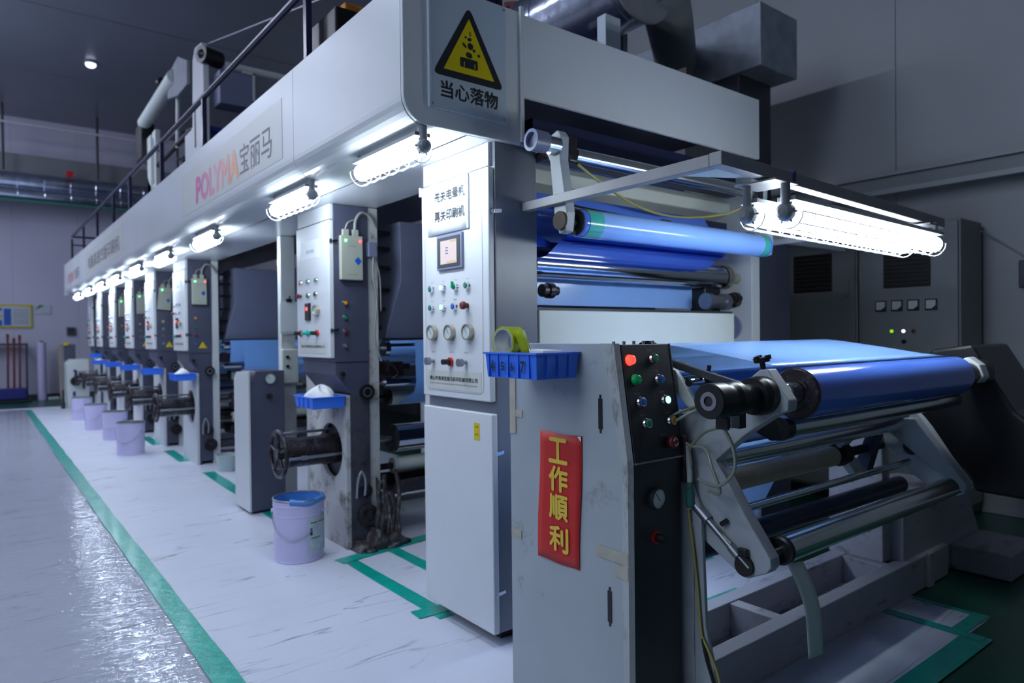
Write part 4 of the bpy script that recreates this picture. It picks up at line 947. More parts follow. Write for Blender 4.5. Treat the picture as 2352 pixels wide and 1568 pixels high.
# ---------------------------------------------------------------- console
cn = thing('operator_console', (1.62, 1.64, 0), 'grey operator console with black button panel, red paper banner and gauge', 'control console')
side = [(1.93, .0), (1.93, 1.20), (1.91, 1.22), (1.425, 1.22), (1.375, .868), (1.375, .0)]
ob('side_sheet', MB().prism(side, 'x', 1.500, 1.512), 'console', cn, .002)
ob('core_body', MB().prism([(1.92, .02), (1.92, 1.212), (1.43, 1.212), (1.38, .868), (1.38, .02)], 'x', 1.511, 1.735), 'slate', cn, .002)
# worn folded edge strip along the sloping front
ob('worn_edge', MB().prism([(1.475, 1.2205), (1.420, 1.2205), (1.368, .868), (1.368, .0), (1.392, .0), (1.392, .868)], 'x', 1.4985, 1.5005), 'console_edge', cn)
ob('corner_fold', MB().add([(1.4990, 1.420, 1.22), (1.5150, 1.412, 1.22), (1.4990, 1.368, .868), (1.5150, 1.36, .868), (1.4990, 1.368, 0), (1.5150, 1.36, 0), (1.52, 1.43, 1.22), (1.52, 1.39, .868), (1.52, 1.39, 0)],
    [(0, 1, 3, 2), (2, 3, 5, 4), (1, 6, 7, 3), (3, 7, 8, 5)]), 'console_edge', cn)
ob('lower_front', MB().box(1.516, 1.735, 1.362, 1.385, .0, .862), 'slate', cn, .001)
dv = Vector((0, .052, .352)).normalized(); nn = Vector((0, -dv.z, dv.y)); P0 = Vector((1.516, 1.3585, .866))
def pc(x, t, off=0): return Vector((x, P0.y, P0.z)) + dv * t + nn * off
def slab(x0, x1, t0, t1, o0, o1):
    V = [pc(x, t, o) for o in (o0, o1) for x, t in ((x0, t0), (x1, t0), (x1, t1), (x0, t1))]
    return MB().add([tuple(v) for v in V], [(0, 1, 2, 3), (7, 6, 5, 4), (0, 4, 5, 1), (1, 5, 6, 2), (2, 6, 7, 3), (3, 7, 4, 0)])
bp_ = ob('button_panel', slab(1.518, 1.740, .0, .354, -.012, .004), 'blackpaint', cn, .002)
ob('panel_edge', slab(1.518, 1.740, -.004, .001, -.008, .007), 'dullsteel', cn)
ob('panel_edge', slab(1.737, 1.7415, 0, .354, -.008, .0055), 'slate', cn)
def on_t(z): return (z - P0.z) / dv.z
def bline(x, z, s, col='greyink', w=.026): text('caption', s, '-y', pc(x, on_t(z), .0048), w, .008, col, bp_, ux=Vector((1, 0, 0)), uz=dv)
for x_, z_, c, s_, cc in ((1.527 + .016, 1.169, 'redglow', '上锁', 'redbtn'), (1.544 + .014, 1.110, 'greenlite', '上松', 'redbtn'), (1.558 + .014, 1.042, 'blue', '卷取启动', 'greyink'), (1.573 + .014, .977, 'green', '裁切', 'greyink'),
                          (1.653, 1.171, 'green', '压轮上升', 'greyink'), (1.668, 1.106, 'blue', '下降', 'greyink'), (1.686, 1.041, 'greenglow', '旋转', 'greyink'), (1.702, .976, 'orange', '点动', 'greyink')):
    button(bp_, tuple(pc(x_, on_t(z_), .004)), nn, c, r=.0148, proud=.016 if c in ('redglow', 'greenlite') else .012, cap_r=.74, ring='chrome' if c not in ('redglow', 'greenlite') else c)
    bline(x_ - .012, z_ + .026, s_, cc)
mushroom(bp_, tuple(pc(1.680, on_t(.912), .004)), nn, 'redbtn', .0195, .026, True)
bline(1.655, .938, '急停')
gauge(cn, (1.612, 1.362, .750), NY, .034, 'slate', .018)
a = ob('regulator_ring', MB().lathe((1.612, 1.362, .632), NY, [(0, .019), (.008, .019), (.008, .012)], 18), 'redcap', cn)
ob('regulator_knob', MB().cyl((1.612, 1.356, .632), (1.612, 1.322, .632), .0135, n=16), 'black', a)
for za, zb, yc in ((.958, 1.052, 1.478), (.375, .470, 1.446)):
    ob('cable_slot', MB().prism([(yc + .008, za), (yc + .008, zb), (yc + .003, zb), (yc + .003, zb + .012), (yc - .003, zb + .012), (yc - .003, zb), (yc - .008, zb), (yc - .008, za), (yc - .003, za), (yc - .003, za - .012), (yc + .003, za - .012), (yc + .003, za)], 'x', 1.4975, 1.502), 'black', cn)
for (ya, yb, za, zb) in ((1.895, 1.928, .90, 1.10), (1.86, 1.92, .96, .985), (1.87, 1.926, .530, .560)): ob('old_tape', MB().box(1.4975 - .0007 * (zb > 1), 1.4992, ya, yb, za, zb), 'tapebeige', cn)
ob('clear_tape', MB().box(1.4972, 1.4990, 1.37, 1.50, .565, .60), 'tapebeige', cn)
ob('clear_tape', MB().box(1.4972, 1.4990, 1.43, 1.52, .02, .0215).box(1.4972, 1.499, 1.37, 1.42, .52, .56), 'tapebeige', cn)['kind'] = 'stuff'
for k in range(5): ob('top_screw', MB().cyl((1.52 + .045 * k, 1.44, 1.212), (1.52 + .045 * k, 1.44, 1.226), .005, n=8), 'dullsteel', cn)
ob('end_disc', MB().lathe((1.742, 1.50, 1.17), (1, 0, 0), [(-.006, .055), (.012, .055), (.012, .02), (.03, .02)], 24), 'black', cn)
# red banner
bn = thing('red_banner', (1.498, 1.66, .496), 'red paper banner with four gold characters on the console side', 'banner')
rows = []
for j in range(13):
    t = j / 12; z0 = .497 + (.925 - .497) * t
    rows.append([(1.4962 - .0015 * math.sin(6 * i / 8 + 5 * t), 1.778 - .018 * t + .002 * math.sin(7 * t) - i / 8 * .203, z0 + .002 * math.sin(i)) for i in range(9)])
ob('sheet', MB().sheet(rows), 'red', bn, solid=.0008)
for ch, z_ in (('工', .868), ('作', .775), ('順', .682), ('利', .578)):
    text('gold_character', ch, '-x', (1.4925, 1.668, z_), .088, .080, 'gold', bn, .035)
ob('curled_corner', MB().prism([(1.560, .925), (1.575, .925), (1.560, .910)], 'x', 1.4930, 1.4945), 'paper', bn)

# ---------------------------------------------------------------- blue bin with tape roll
tb_ = tray(1.318, 1.565, 1.112, .176, .262, .082, 'blue plastic bin marked 4 5 6 7 hung on the console top corner', ribs=1, group=None)
bx = [k for k in tb_.children if k.name.startswith('tray_body')][0]
for s_, y_, w_, h_ in (('4', 1.782, .013, .036), ('5', 1.728, .014, .026), ('6', 1.680, .011, .026), ('7', 1.627, .017, .034)):
    text('handwritten_digit', s_, '-x', (1.3135, y_, 1.150), w_, h_, 'ink', bx, .05)
for y_ in (1.804, 1.756, 1.703, 1.652, 1.600): ob('rib', MB().box(1.315, 1.323, y_ - .0025, y_ + .0025, 1.116, 1.188), 'bluebin', tb_)
for k in range(1, 4): ob('rib', MB().box(1.318 + .176 * k / 4 - .0025, 1.318 + .176 * k / 4 + .0025, 1.562, 1.570, 1.118, 1.186), 'bluebin', tb_)
yr = thing('packing_tape_roll', (1.38, 1.73, 1.118), 'roll of yellow-green tape standing in the blue bin', 'tape roll')
cx_, cy_, cz_, ro, ri = 1.335, 1.752, 1.227, .050, .0435
ob('tape_winding', MB().lathe((cx_, cy_, cz_), (1, .12, .0), [(0, ri), (0, ro), (.062, ro), (.062, ri)], 36), 'yellowroll', yr)
ob('card_core', MB().lathe((cx_ - .001, cy_, cz_), (1, .12, .0), [(0, ri - .004), (0, ri), (.063, ri), (.063, ri - .004), (0, ri - .004)], 36), 'cardcore', yr)
ob('loose_end', MB().sheet([[(cx_ + .01 + .045 * i / 3, cy_ - .042 - .016 * j + .004 * math.sin(i * 2), cz_ + .036 - .028 * j + .004 * math.sin(3 * i + j)) for i in range(4)] for j in range(4)]), 'yellowroll', yr, solid=.0006)
pdd = tag(ob('card_pad', MB().prism([(1.59, 1.14), (1.60, 1.20), (1.72, 1.203), (1.71, 1.14)], 'x', 1.375, 1.455), 'paper', None, .003), 'pale paper pad lying in the blue bin beside the tape roll', 'paper pad')

# ---------------------------------------------------------------- rewinder
rw = thing('rewinder', (2.6, 1.4, 0), 'film rewinder with turret arms, steel rollers and lilac grey base beams', 'rewinding machine')
# base frame
ob('base_beam', MB().box(1.76, 3.9, 1.372, 1.44, .0, .155), 'beam', rw, .004)
ob('base_beam', MB().box(1.76, 3.9, 1.635, 1.705, .0, .155), 'beam', rw, .004)
for x_ in (2.42, 3.35): ob('cross_beam', MB().box(x_ - .03, x_ + .03, 1.44, 1.635, .02, .150), 'beam', rw, .003)
ob('inner_tray', MB().box(1.80, 3.44, 1.44, 1.635, .0, .02), 'beam', rw)
ob('end_gusset', MB().box(3.62, 3.68, 1.355, 1.372, .0, .165), 'beam', rw, .003)
# operator side pedestal plate
ob('side_pedestal', MB().prism([(1.90, 0), (1.90, .95), (1.42, .95), (1.30, .70), (1.285, .34), (1.24, .15), (1.235, 0)], 'x', 1.752, 1.768), 'console', rw, .003)
ob('pedestal_seam', MB().box(1.748, 1.752, 1.325, 1.330, .02, .66), 'console_edge', rw)
# turret arms, operator side
arm = [(1.165, 1.098), (1.110, 1.141), (1.086, 1.144), (1.021, 1.057), (1.023, 1.029), (1.063, 1.014), (1.158, .948), (1.262, .858), (1.234, .822), (1.155, .700), (1.080, .599), (1.078, .575), (1.092, .555), (1.147, .528), (1.168, .524), (1.184, .533), (1.295, .597), (1.42, .72), (1.46, .90), (1.43, 1.0), (1.378, .992)]
ob('turret_arm', MB().prism(arm, 'x', 1.775, 1.825), 'console', rw, .004)
armr = [(1.33, .93), (1.262, .858), (1.234, .822), (1.155, .700), (1.080, .599), (1.078, .575), (1.092, .555), (1.147, .528), (1.168, .524), (1.184, .533), (1.295, .597), (1.42, .72), (1.46, .90)]
ob('turret_arm', MB().prism(armr, 'x', 3.30, 3.34), 'white', rw, .004)
ob('turret_flange', MB().prism([(1.39, .80), (1.08, .56), (1.07, .60), (1.27, .86), (1.38, .86)], 'x', 3.24, 3.30), 'console', rw, .004)
ob('turret_hub', MB().cyl((1.825, 1.36, .86), (3.30, 1.36, .86), .045, n=20), 'navypaint', rw)
ob('cross_tube', MB().cyl((1.825, 1.30, .668), (3.25, 1.30, .668), .014, n=16), 'steel', rw)
ob('cross_tube', MB().cyl((1.825, 1.40, .535), (3.40, 1.40, .530), .038, n=20), 'navypaint', rw)
ob('back_beam', MB().prism([(1.44, .62), (1.36, .90), (1.40, .91), (1.50, .62)], 'x', 3.16, 3.22), 'navypaint', rw)
for y_, z_ in ((1.42, .74), (1.405, .665)): ob('arm_slot', MB().prism([(y_ - .012, z_ - .02), (y_ + .012, z_ - .016), (y_ + .015, z_ + .02), (y_ - .010, z_ + .016)], 'x', 1.770, 1.7755), 'black', rw)
# rolls
def rroll(nm, x0, x1, y, z, r, m, end=None, sh=.012, ex=.05):
    a = ob(nm, MB().lathe((x0, y, z), (1, 0, 0), [(0, 0), (0, r), (x1 - x0, r), (x1 - x0, 0)], 34), m, rw)
    ob('roller_shaft', MB().cyl((x0 - ex, y, z), (x1 + ex, y, z), sh, n=14), 'steel', a)
    if end: ob('roller_end', MB().lathe((x0 + .003, y, z), NX, [(0, r), (.004, r * 1.06), (.02, r * 1.06), (.024, r * .9), (.024, sh)], 28), end, a)
    return a
rroll('steel_roller', 1.875, 3.13, 1.10, .603, .040, 'steel', 'black', .012, .055)
rroll('steel_roller', 1.985, 3.33, 1.15, .950, .033, 'steel', 'black', .012, .02)
rroll('guide_roller', 1.86, 3.30, 1.64, 1.162, .048, 'steel', None, .02, .05)
rroll('guide_roller', 1.80, 3.30, 1.50, 1.112, .049, 'chrome', None, .015, .03)
span(arcpts(1.50, 1.112, .0505, 190, 320, 10), WL, WR, 'filmdark')
rroll('guide_roller', 1.88, 3.30, 1.62, .93, .04, 'steel', None, .015, .05)
rroll('spreader_roller', 1.83, 3.20, 1.34, .845, .040, 'steel', None, .015, .02)
ob('roller_bracket', MB().prism([(1.30, 1.02), (1.17, .985), (1.125, .945), (1.14, .915), (1.18, .91), (1.32, .97)], 'x', 1.945, 1.965), 'black', rw, .002)
ob('roller_bracket', MB().lathe((1.966, 1.15, .95), NX, [(0, .036), (.02, .036), (.02, .012), (.023, 0)], 20), 'black', rw)
ob('kraft_core', MB().lathe((1.84, 1.45, .718), (1, 0, 0), [(0, 0), (0, .042), (1.02, .042), (1.02, 0)], 30), 'kraft', rw)
ob('core_chuck', MB().lathe((2.86, 1.45, .718), (1, 0, 0), [(0, .036), (.05, .036), (.05, .05), (.10, .05), (.10, .02), (.46, .02)], 20), 'rubber', rw)
ob('chuck_jaw', MB().prism([(1.48, .80), (1.42, .82), (1.40, .79), (1.44, .74)], 'x', 2.90, 2.97), 'offwhite', rw, .006)
ob('chuck_jaw', MB().prism([(1.46, .69), (1.40, .62), (1.37, .63), (1.42, .70)], 'x', 2.93, 3.02), 'offwhite', rw, .006)
ob('inner_arm_plate', MB().prism([(1.52, .86), (1.30, .98), (1.24, .95), (1.25, .92), (1.44, .78), (1.52, .77)], 'x', 3.13, 3.16), 'white', rw, .004)
ob('plate_bolt', MB().cyl((3.13, 1.40, .85), (3.122, 1.40, .85), .018, n=14), 'chrome', rw)
# chuck on the operator side and the winding roll
ob('chuck_drum', MB().lathe((1.520, 1.10, 1.068), (1, 0, 0), [(0, .022), (0, .046), (.006, .048), (.055, .048), (.062, .043), (.08, .043), (.10, .047), (.125, .047), (.13, .036), (.20, .036), (.20, .052), (.225, .056), (.255, .056), (.255, .0)], 32), 'black', rw)
ob('drum_ring', MB().lathe((1.5195, 1.10, 1.068), NX, [(0, .014), (.0015, .014), (.0015, .025), (0, .025)], 28), 'dullsteel', rw)
ob('drum_bore', MB().lathe((1.5225, 1.10, 1.068), NX, [(0, .022), (0.001, .0)], 24), 'rubber', rw)
ob('valve_block', MB().box(1.60, 1.64, 1.085, 1.12, .99, 1.025), 'dullsteel', rw, .003)
ob('valve_body', MB().box(1.59, 1.60, 1.09, 1.13, .985, 1.02).box(1.64, 1.67, 1.085, 1.125, .985, 1.03), 'black', rw, .003)['kind'] = 'stuff'
ob('chuck_shaft', MB().lathe((1.825, 1.10, 1.066), (1, 0, 0), [(0, .026), (.05, .026), (.05, .034), (.115, .034)], 24), 'chrome', rw)
ob('core_flange', MB().lathe((1.957, 1.10, 1.062), NX, [(0, .079), (.004, .074), (.008, .074), (.008, .050), (.012, .046), (.012, .03)], 34), 'blackgrease', rw)
kb = ob('clamp_knob', MB().lathe((1.79, 1.105, 1.135), (-.12, .12, 1), [(0, .008), (.028, .008), (.028, .022), (.042, .024), (.042, 0)], 14), 'black', rw)
ob('knob_lobes', MB().cyl((1.765, 1.11, 1.168), (1.763, 1.112, 1.180), .009, n=8).cyl((1.80, 1.125, 1.170), (1.798, 1.127, 1.182), .009, n=8).cyl((1.79, 1.090, 1.172), (1.788, 1.092, 1.184), .009, n=8), 'black', kb)
roll = thing('film_roll', (2.57, 1.10, .985), 'thick blue film roll being wound on the rewinder', 'film roll')
ob('film_layers', MB().lathe((1.957, 1.10, 1.062), (1, 0, 0), [(0, .0), (0, .078), (1.23, .078), (1.23, 0)], 44), 'filmdark', roll)
# web edge arm and clamp rod, left
ob('link_arm', MB().prism([(1.50, 1.175), (1.46, 1.14), (1.20, 1.075), (1.19, 1.10), (1.30, 1.125)], 'x', 1.80, 1.815), 'slate', rw, .002)
ob('link_arm', MB().prism([(1.45, 1.15), (1.44, 1.10), (1.36, 1.02), (1.31, 1.0), (1.345, 1.06), (1.40, 1.13)], 'x', 1.76, 1.78), 'offwhite', rw, .003)
ob('clamp_rod', MB().cyl((1.75, 1.34, 1.095), (1.93, 1.34, 1.095), .014, n=14), 'chrome', rw)
ob('rod_clamp', MB().lathe((1.83, 1.34, 1.095), (1, 0, 0), [(0, .016), (0, .026), (.05, .026), (.05, .016)], 16).cyl((1.85, 1.34, 1.118), (1.85, 1.335, 1.145), .007, n=8).cyl((1.85, 1.34, 1.075), (1.83, 1.34, 1.04), .007, n=8), 'black', rw)
# pneumatic cylinder on the lower arm
ob('air_cylinder', MB().lathe((1.765, 1.36, .735), Vector((0, -1, -.80)), [(0, 0), (0, .012), (.03, .012), (.03, .017), (.10, .017), (.10, .011), (.20, .011), (.20, .014), (.235, .014), (.235, .006), (.28, .006)], 14), 'dullsteel', rw)
ob('cylinder_mount', MB().lathe((1.775, 1.160, .562), NX, [(0, .030), (.012, .030), (.012, .0)], 22), 'rubber', rw)
ob('cylinder_head', MB().box(1.755, 1.772, 1.145, 1.175, .592, .615).cyl((1.765, 1.235, .67), (1.765, 1.215, .685), .008, n=8), 'black', rw, .003)['kind'] = 'stuff'
# hoses
for pts, r_, m_ in (([(1.60, 1.11, .99), (1.63, 1.10, .93), (1.66, 1.12, .86), (1.70, 1.20, .80), (1.74, 1.30, .80)], .005, 'hose'),
                    ([(1.75, 1.40, .93), (1.74, 1.33, .90), (1.72, 1.26, .90), (1.70, 1.22, .85), (1.71, 1.20, .78), (1.74, 1.26, .77)], .005, 'hose'),
                    ([(1.62, 1.12, .99), (1.70, 1.25, .95), (1.755, 1.36, .86), (1.755, 1.39, .76)], .005, 'hose'),
                    ([(1.75, 1.36, .92), (1.745, 1.33, .85), (1.75, 1.345, .74), (1.76, 1.32, .70), (1.763, 1.20, .62)], .0045, 'hose'),
                    ([(1.748, 1.345, .90), (1.745, 1.335, .80), (1.747, 1.34, .70)], .009, 'rubberwhite'),
                    ([(1.74, 1.338, .70), (1.742, 1.322, .58), (1.744, 1.308, .46), (1.744, 1.300, .36), (1.742, 1.290, .30)], .0045, 'yhose'),
                    ([(1.742, 1.290, .31), (1.742, 1.275, .25), (1.742, 1.255, .20), (1.745, 1.248, .17)], .005, 'blk_hose'),
                    ([(1.742, 1.295, .32), (1.745, 1.265, .27), (1.75, 1.24, .21), (1.755, 1.225, .12)], .0045, 'yhose'),
                    ([(1.78, 1.30, 1.03), (1.72, 1.36, 1.00), (1.70, 1.40, .97)], .005, 'hose'),
                    ([(1.78, 1.27, 1.035), (1.72, 1.33, .995), (1.70, 1.40, .95)], .005, 'hose')):
    ob('air_hose', MB().tube(pts, r_, 8), m_, rw)
ob('filter_bowl', MB().lathe((1.745, 1.335, .705), (0, 0, 1), [(0, .010), (.008, .014), (.06, .014), (.06, .010), (.08, .010)], 14), 'green_duct', rw)
ob('fitting_cluster', MB().box(1.735, 1.755, 1.345, 1.372, .78, .93), 'blackgrease', rw, .005)
# drive side
ob('drive_pedestal', MB().prism([(3.44, 0), (3.44, .50), (4.22, .42), (4.42, .13), (4.42, 0)], 'y', 1.40, 1.75), 'beam', rw, .008)
ob('foot_block', MB().prism([(4.0, 0), (4.0, .13), (4.42, .13), (4.44, .06), (4.44, 0)], 'y', 1.13, 1.40), 'beam', rw, .008)
ob('inner_post', MB().prism([(1.72, .15), (1.72, .95), (1.46, .95), (1.46, .15)], 'x', 3.36, 3.44), 'beam', rw, .005)
ob('arm_pivot', MB().lathe((3.30, 1.30, .73), NX, [(0, .036), (.02, .036), (.02, .022), (.03, .022), (.03, 0)], 20), 'blackgrease', rw)
ob('arm_pivot', MB().lathe((3.30, 1.12, .575), NX, [(0, .022), (.01, .022), (.01, .010), (.02, 0)], 16), 'blackgrease', rw)
ob('drive_guard', MB().prism([(1.29, 1.16), (1.13, 1.185), (.97, .90), (.90, .84), (.74, .70), (.72, .52), (1.12, .53), (1.15, .60), (1.36, .80), (1.43, .83), (1.36, 1.08)], 'x', 3.48, 3.95), 'black', rw, .015)
ob('chuck_housing', MB().prism([(1.16, 1.10), (1.10, 1.135), (1.055, 1.10), (1.04, 1.05), (1.06, 1.02), (1.10, 1.04)], 'x', 3.34, 3.42), 'white', rw, .008)
ob('chuck_carrier', MB().lathe((3.19, 1.10, 1.06), (1, 0, 0), [(0, 0), (0, .06), (.03, .06), (.03, .045), (.18, .05), (.29, .06)], 24), 'black', rw)
ps = thing('paper_strip', (1.98, 1.10, .235), 'long pale paper strip hanging from the lowest steel roller', 'paper strip')
rows = [[(1.895 + .13 * t + .03 * math.sin(3.2 * t) + .09 * i / 4, 1.098 - .004 * math.sin(5 * t), .556 - .325 * t - .010 * i / 4) for i in range(5)] for t in [j / 14 for j in range(15)]]
ob('strip', MB().sheet(rows), 'paper', ps, solid=.001)
#NEXT4

# lamp tucked under the film inside the rewinder (lights the floor film behind the base beams)
cage_lamp((2.05, 2.12, .80), (2.75, 2.12, .80), 'cage lamp under the blue film inside the rewinder, behind the console', None, r=.036, drop=.05, tr=.018)

# ---------------------------------------------------------------- railing and machinery on top of the press
rl = thing('deck_railing', (1.30, 8.0, 2.5), 'dark blue handrail with thin posts along the top of the press', 'railing')
ob('handrail', MB().tube([(1.30, 2.4, 2.965), (1.30, 5.2, 2.97), (1.30, 9.5, 2.98), (1.30, 13.8, 3.0)], .020, 8, False), 'railpaint', rl)
ob('end_rail', MB().cyl((1.30, 13.8, 3.0), (1.95, 13.8, 3.0), .018, n=8), 'railpaint', rl)
ob('mid_rail', MB().cyl((1.30, 13.8, 2.86), (1.95, 13.8, 2.86), .012, n=8), 'railpaint', rl)
for y_ in (3.26, 5.2, 6.62, 8.2, 9.3, 10.7, 12.2, 13.8): ob('rail_post', MB().box(1.285, 1.315, y_ - .018, y_ + .018, 2.50, 2.96), 'railpaint', rl)
ob('rail_post', MB().box(1.655, 1.685, 2.19, 2.22, 2.54, 3.02), 'railpaint', rl)
ob('kick_rail', MB().box(1.25, 1.66, 2.19, 2.215, 2.575, 2.605), 'railpaint', rl)
bx_ = tag(ob('deck_crate', MB().box(1.34, 1.62, 3.02, 3.32, 2.50, 2.80), 'black', None, .01), 'black crate on the press deck behind the handrail', 'crate')
bx_ = tag(ob('orange_case', MB().box(1.40, 1.52, 3.05, 3.18, 2.801, 2.845), 'orange_box', None, .008), 'small orange case lying on the black deck crate', 'case')

tw = thing('web_tower', (2.3, 8.8, 2.5), 'white roller tower on top of the press with purple-grey box', 'press tower')
ob('tower_post', MB().prism([(7.54, 2.5), (7.54, 4.22), (7.60, 4.33), (7.86, 4.36), (7.96, 4.25), (8.02, 3.2), (8.02, 2.5)], 'x', 1.88, 1.94), 'white', tw, .006)
ob('tower_post', MB().prism([(8.02, 2.5), (8.02, 3.55), (8.35, 3.55), (8.35, 3.2), (9.3, 3.05), (9.3, 3.0), (10.35, 3.35), (10.5, 3.5), (10.5, 2.5)], 'x', 1.88, 1.94), 'white', tw, .006)
ob('tower_post', MB().box(1.88, 1.94, 9.95, 10.15, 3.2, 4.0), 'offwhite', tw, .005)
ob('tower_post', MB().box(1.88, 1.94, 10.25, 10.50, 3.2, 4.0), 'offwhite', tw, .005)
ob('slot', MB().box(1.875, 1.882, 7.86, 7.90, 3.3, 3.7), 'black', tw)
ob('slot', MB().box(1.875, 1.882, 10.05, 10.08, 3.3, 3.9), 'black', tw)
ob('side_roller', MB().cyl((1.86, 8.70, 4.30), (1.86, 10.55, 4.22), .085, n=20), 'offwhite', tw)
ob('roller_bracket', MB().prism([(8.05, 4.02), (8.05, 4.28), (8.45, 4.45), (9.0, 4.40), (9.0, 4.12), (8.5, 4.02)], 'x', 1.84, 1.88), 'flex', tw, .006)
ob('motor', MB().box(1.80, 1.98, 10.5, 10.85, 3.72, 4.22), 'black', tw, .02)
ob('clamp_knob', MB().lathe((1.84, 9.05, 4.35), (-.2, 1, .1), [(0, .02), (.10, .02), (.10, .06), (.16, .06), (.16, 0)], 14), 'black', tw)
ob('top_motor', MB().lathe((1.95, 7.56, 4.18), (-1, -.4, 0), [(-.12, .09), (.10, .09), (.10, .05), (.14, 0)], 18), 'black', tw)
ob('tie_bar', MB().cyl((1.90, 8.0, 3.72), (1.90, 9.95, 3.74), .025, n=8), 'white', tw)
ob('tie_bar', MB().cyl((1.90, 8.80, 3.5), (1.90, 8.75, 4.1), .022, n=8), 'white', tw)
ob('cross_bar', MB().cyl((1.90, 9.9, 3.52), (1.90, 8.05, 3.55), .03, n=8), 'black', tw)
a = ob('chrome_roller', MB().cyl((2.10, 7.56, 4.13), (3.36, 7.56, 4.13), .042, n=20), 'white', tw)  # white paint stands in for the bright highlight along the chrome
ob('roller_shaft', MB().cyl((1.94, 7.56, 4.13), (3.42, 7.56, 4.13), .015, n=8), 'dullsteel', a)
ob('grey_box', MB().box(1.99, 2.32, 7.35, 7.60, 3.66, 4.0), 'hood', tw, .008)
ob('box_frame', MB().box(2.325, 2.345, 7.34, 7.36, 3.74, 4.03).box(2.22, 2.345, 7.34, 7.36, 4.01, 4.03), 'white', tw)
ob('drive_post', MB().box(3.40, 3.46, 7.54, 8.0, 2.5, 4.25), 'white', tw, .006)
for z_, y_, m_ in ((3.52, 7.9, 'filmdark'), (3.32, 8.1, 'steel'), (3.18, 7.8, 'chrome'), (2.98, 8.0, 'chrome'), (3.42, 9.0, 'chrome'), (3.70, 8.8, 'navypaint')):
    a = ob('guide_roller', MB().cyl((2.0, y_, z_), (3.36, y_, z_), .045, n=16), m_, tw)
    ob('roller_shaft', MB().cyl((1.94, y_, z_), (3.40, y_, z_), .014, n=8), 'dullsteel', a)
ob('stay_wire', MB().cyl((1.95, 7.6, 4.33), (1.95, 3.2, 3.30), .010, n=6), 'dullsteel', tw)

# ---------------------------------------------------------------- ducts
def ribbed_duct(parent, p0, p1, r, m, step=.28, nm='duct_section'):
    p0 = Vector(p0); p1 = Vector(p1); d = (p1 - p0).normalized(); Ln = (p1 - p0).length; k = int(Ln / step)
    for i in range(k):
        a = p0 + d * (Ln * i / k); b = Ln / k
        ob(nm, MB().lathe(a, d, [(0, r), (b * .94, r), (b * .96, r * 1.025), (b, r * 1.025), (b, r)], 28), m, parent)
du = thing('round_duct', (3.0, 4.0, 3.0), 'shiny round metal duct above the front of the press', 'air duct')
ribbed_duct(du, (3.0, 8.2, 3.27), (3.0, 2.62, 3.27), .24, 'galv', .62)
ob('end_flange', MB().lathe((3.0, 2.62, 3.27), (0, -1, 0), [(0, .24), (.02, .26), (.03, .26), (.03, 0)], 30), 'flex', du)
ob('flow_arrow', MB().prism([(2.862, 3.56), (2.90, 3.66), (2.80, 3.62)], 'z', 3.44, 3.47), 'redbtn', du)
ob('support_post', MB().box(3.28, 3.32, 3.0, 3.04, 2.5, 3.2), 'white', du)
ed = thing('grey_duct_elbow', (3.6, 2.9, 2.8), 'dull grey cloth duct running from the round duct to the square duct', 'air duct')
ob('elbow', MB().tube([(3.12, 2.60, 3.30), (3.35, 2.72, 3.28), (3.7, 2.95, 3.26), (4.2, 3.3, 3.25)], .15, 18), 'flex', ed)
sd = thing('square_duct', (4.4, 3.2, 3.06), 'large square grey metal duct box hanging by the right wall', 'air duct')
ob('duct_box', MB().box(4.20, 4.67, 2.60, 4.3, 3.06, 3.49), 'galvbox', sd, .006)
ob('duct_drop', MB().box(4.22, 4.62, 2.78, 3.25, 0.0, 3.06), 'slate', sd, .006)
ob('duct_flange', MB().box(4.17, 4.70, 4.26, 4.30, 3.02, 3.53), 'galvbox', sd)
ob('damper_box', MB().box(4.12, 4.22, 2.85, 3.1, 2.2, 2.42), 'black', sd, .01)
wb = tag(ob('steel_channel', MB().box(2.475, 2.585, 2.38, 2.44, 2.5, 2.84), 'signwhite', None, .004), 'short pale box-section post standing on the press top', 'post')
wb = tag(ob('brown_board', MB().prism([(2.45, 2.5), (2.0 + .28, 2.5), (2.0 + .28, 2.66), (2.62, 2.66)], 'x', 2.98, 3.0), 'wood', None), 'brown board edge standing on the press top near the square duct', 'board')
wb = tag(ob('steel_channel', MB().box(2.84, 2.90, 2.9, 2.98, 2.5, 2.98), 'cabinet', None, .004), 'narrow grey post on the press top under the round duct', 'post')
sc_ = tag(ob('deck_channel', MB().box(3.12, 3.6, 2.30, 2.36, 2.5, 2.62), 'slate', None, .004), 'dark steel channel on the press top below the square duct', 'channel')

# far duct along the back wall
fd = thing('wall_duct', (1.0, 17.0, 4.1), 'long ribbed silver duct along the back wall', 'air duct')
for z_, r_, y_ in ((4.46, .18, 17.0), (4.18, .14, 16.9)):
    ribbed_duct(fd, (-3.8, y_, z_), (5.2, y_, z_), r_, 'galv', .45)
ob('duct_soffit', MB().box(-3.9, 5.3, 17.05, 17.58, 4.62, 5.02), 'cabinet', fd)
ob('support_rail', MB().box(-3.9, 5.3, 16.72, 16.78, 4.0, 4.05), 'green_duct', fd)
ob('red_valve', MB().box(1.50, 1.62, 16.72, 16.80, 4.60, 4.72), 'redcap', fd)
pc_ = thing('ceiling_pipe', (1.0, 17.0, 5.5), 'thin pale pipe hung below the ceiling at the back', 'pipe')
ob('pipe', MB().cyl((-3.9, 16.6, 5.52), (5.3, 16.6, 5.52), .025, n=8), 'white', pc_)
for x_ in (.45, 2.05, 3.6): ob('drop_rod', MB().cyl((x_, 16.7, 4.6), (x_, 16.7, 5.9), .025, n=8), 'slate', pc_)

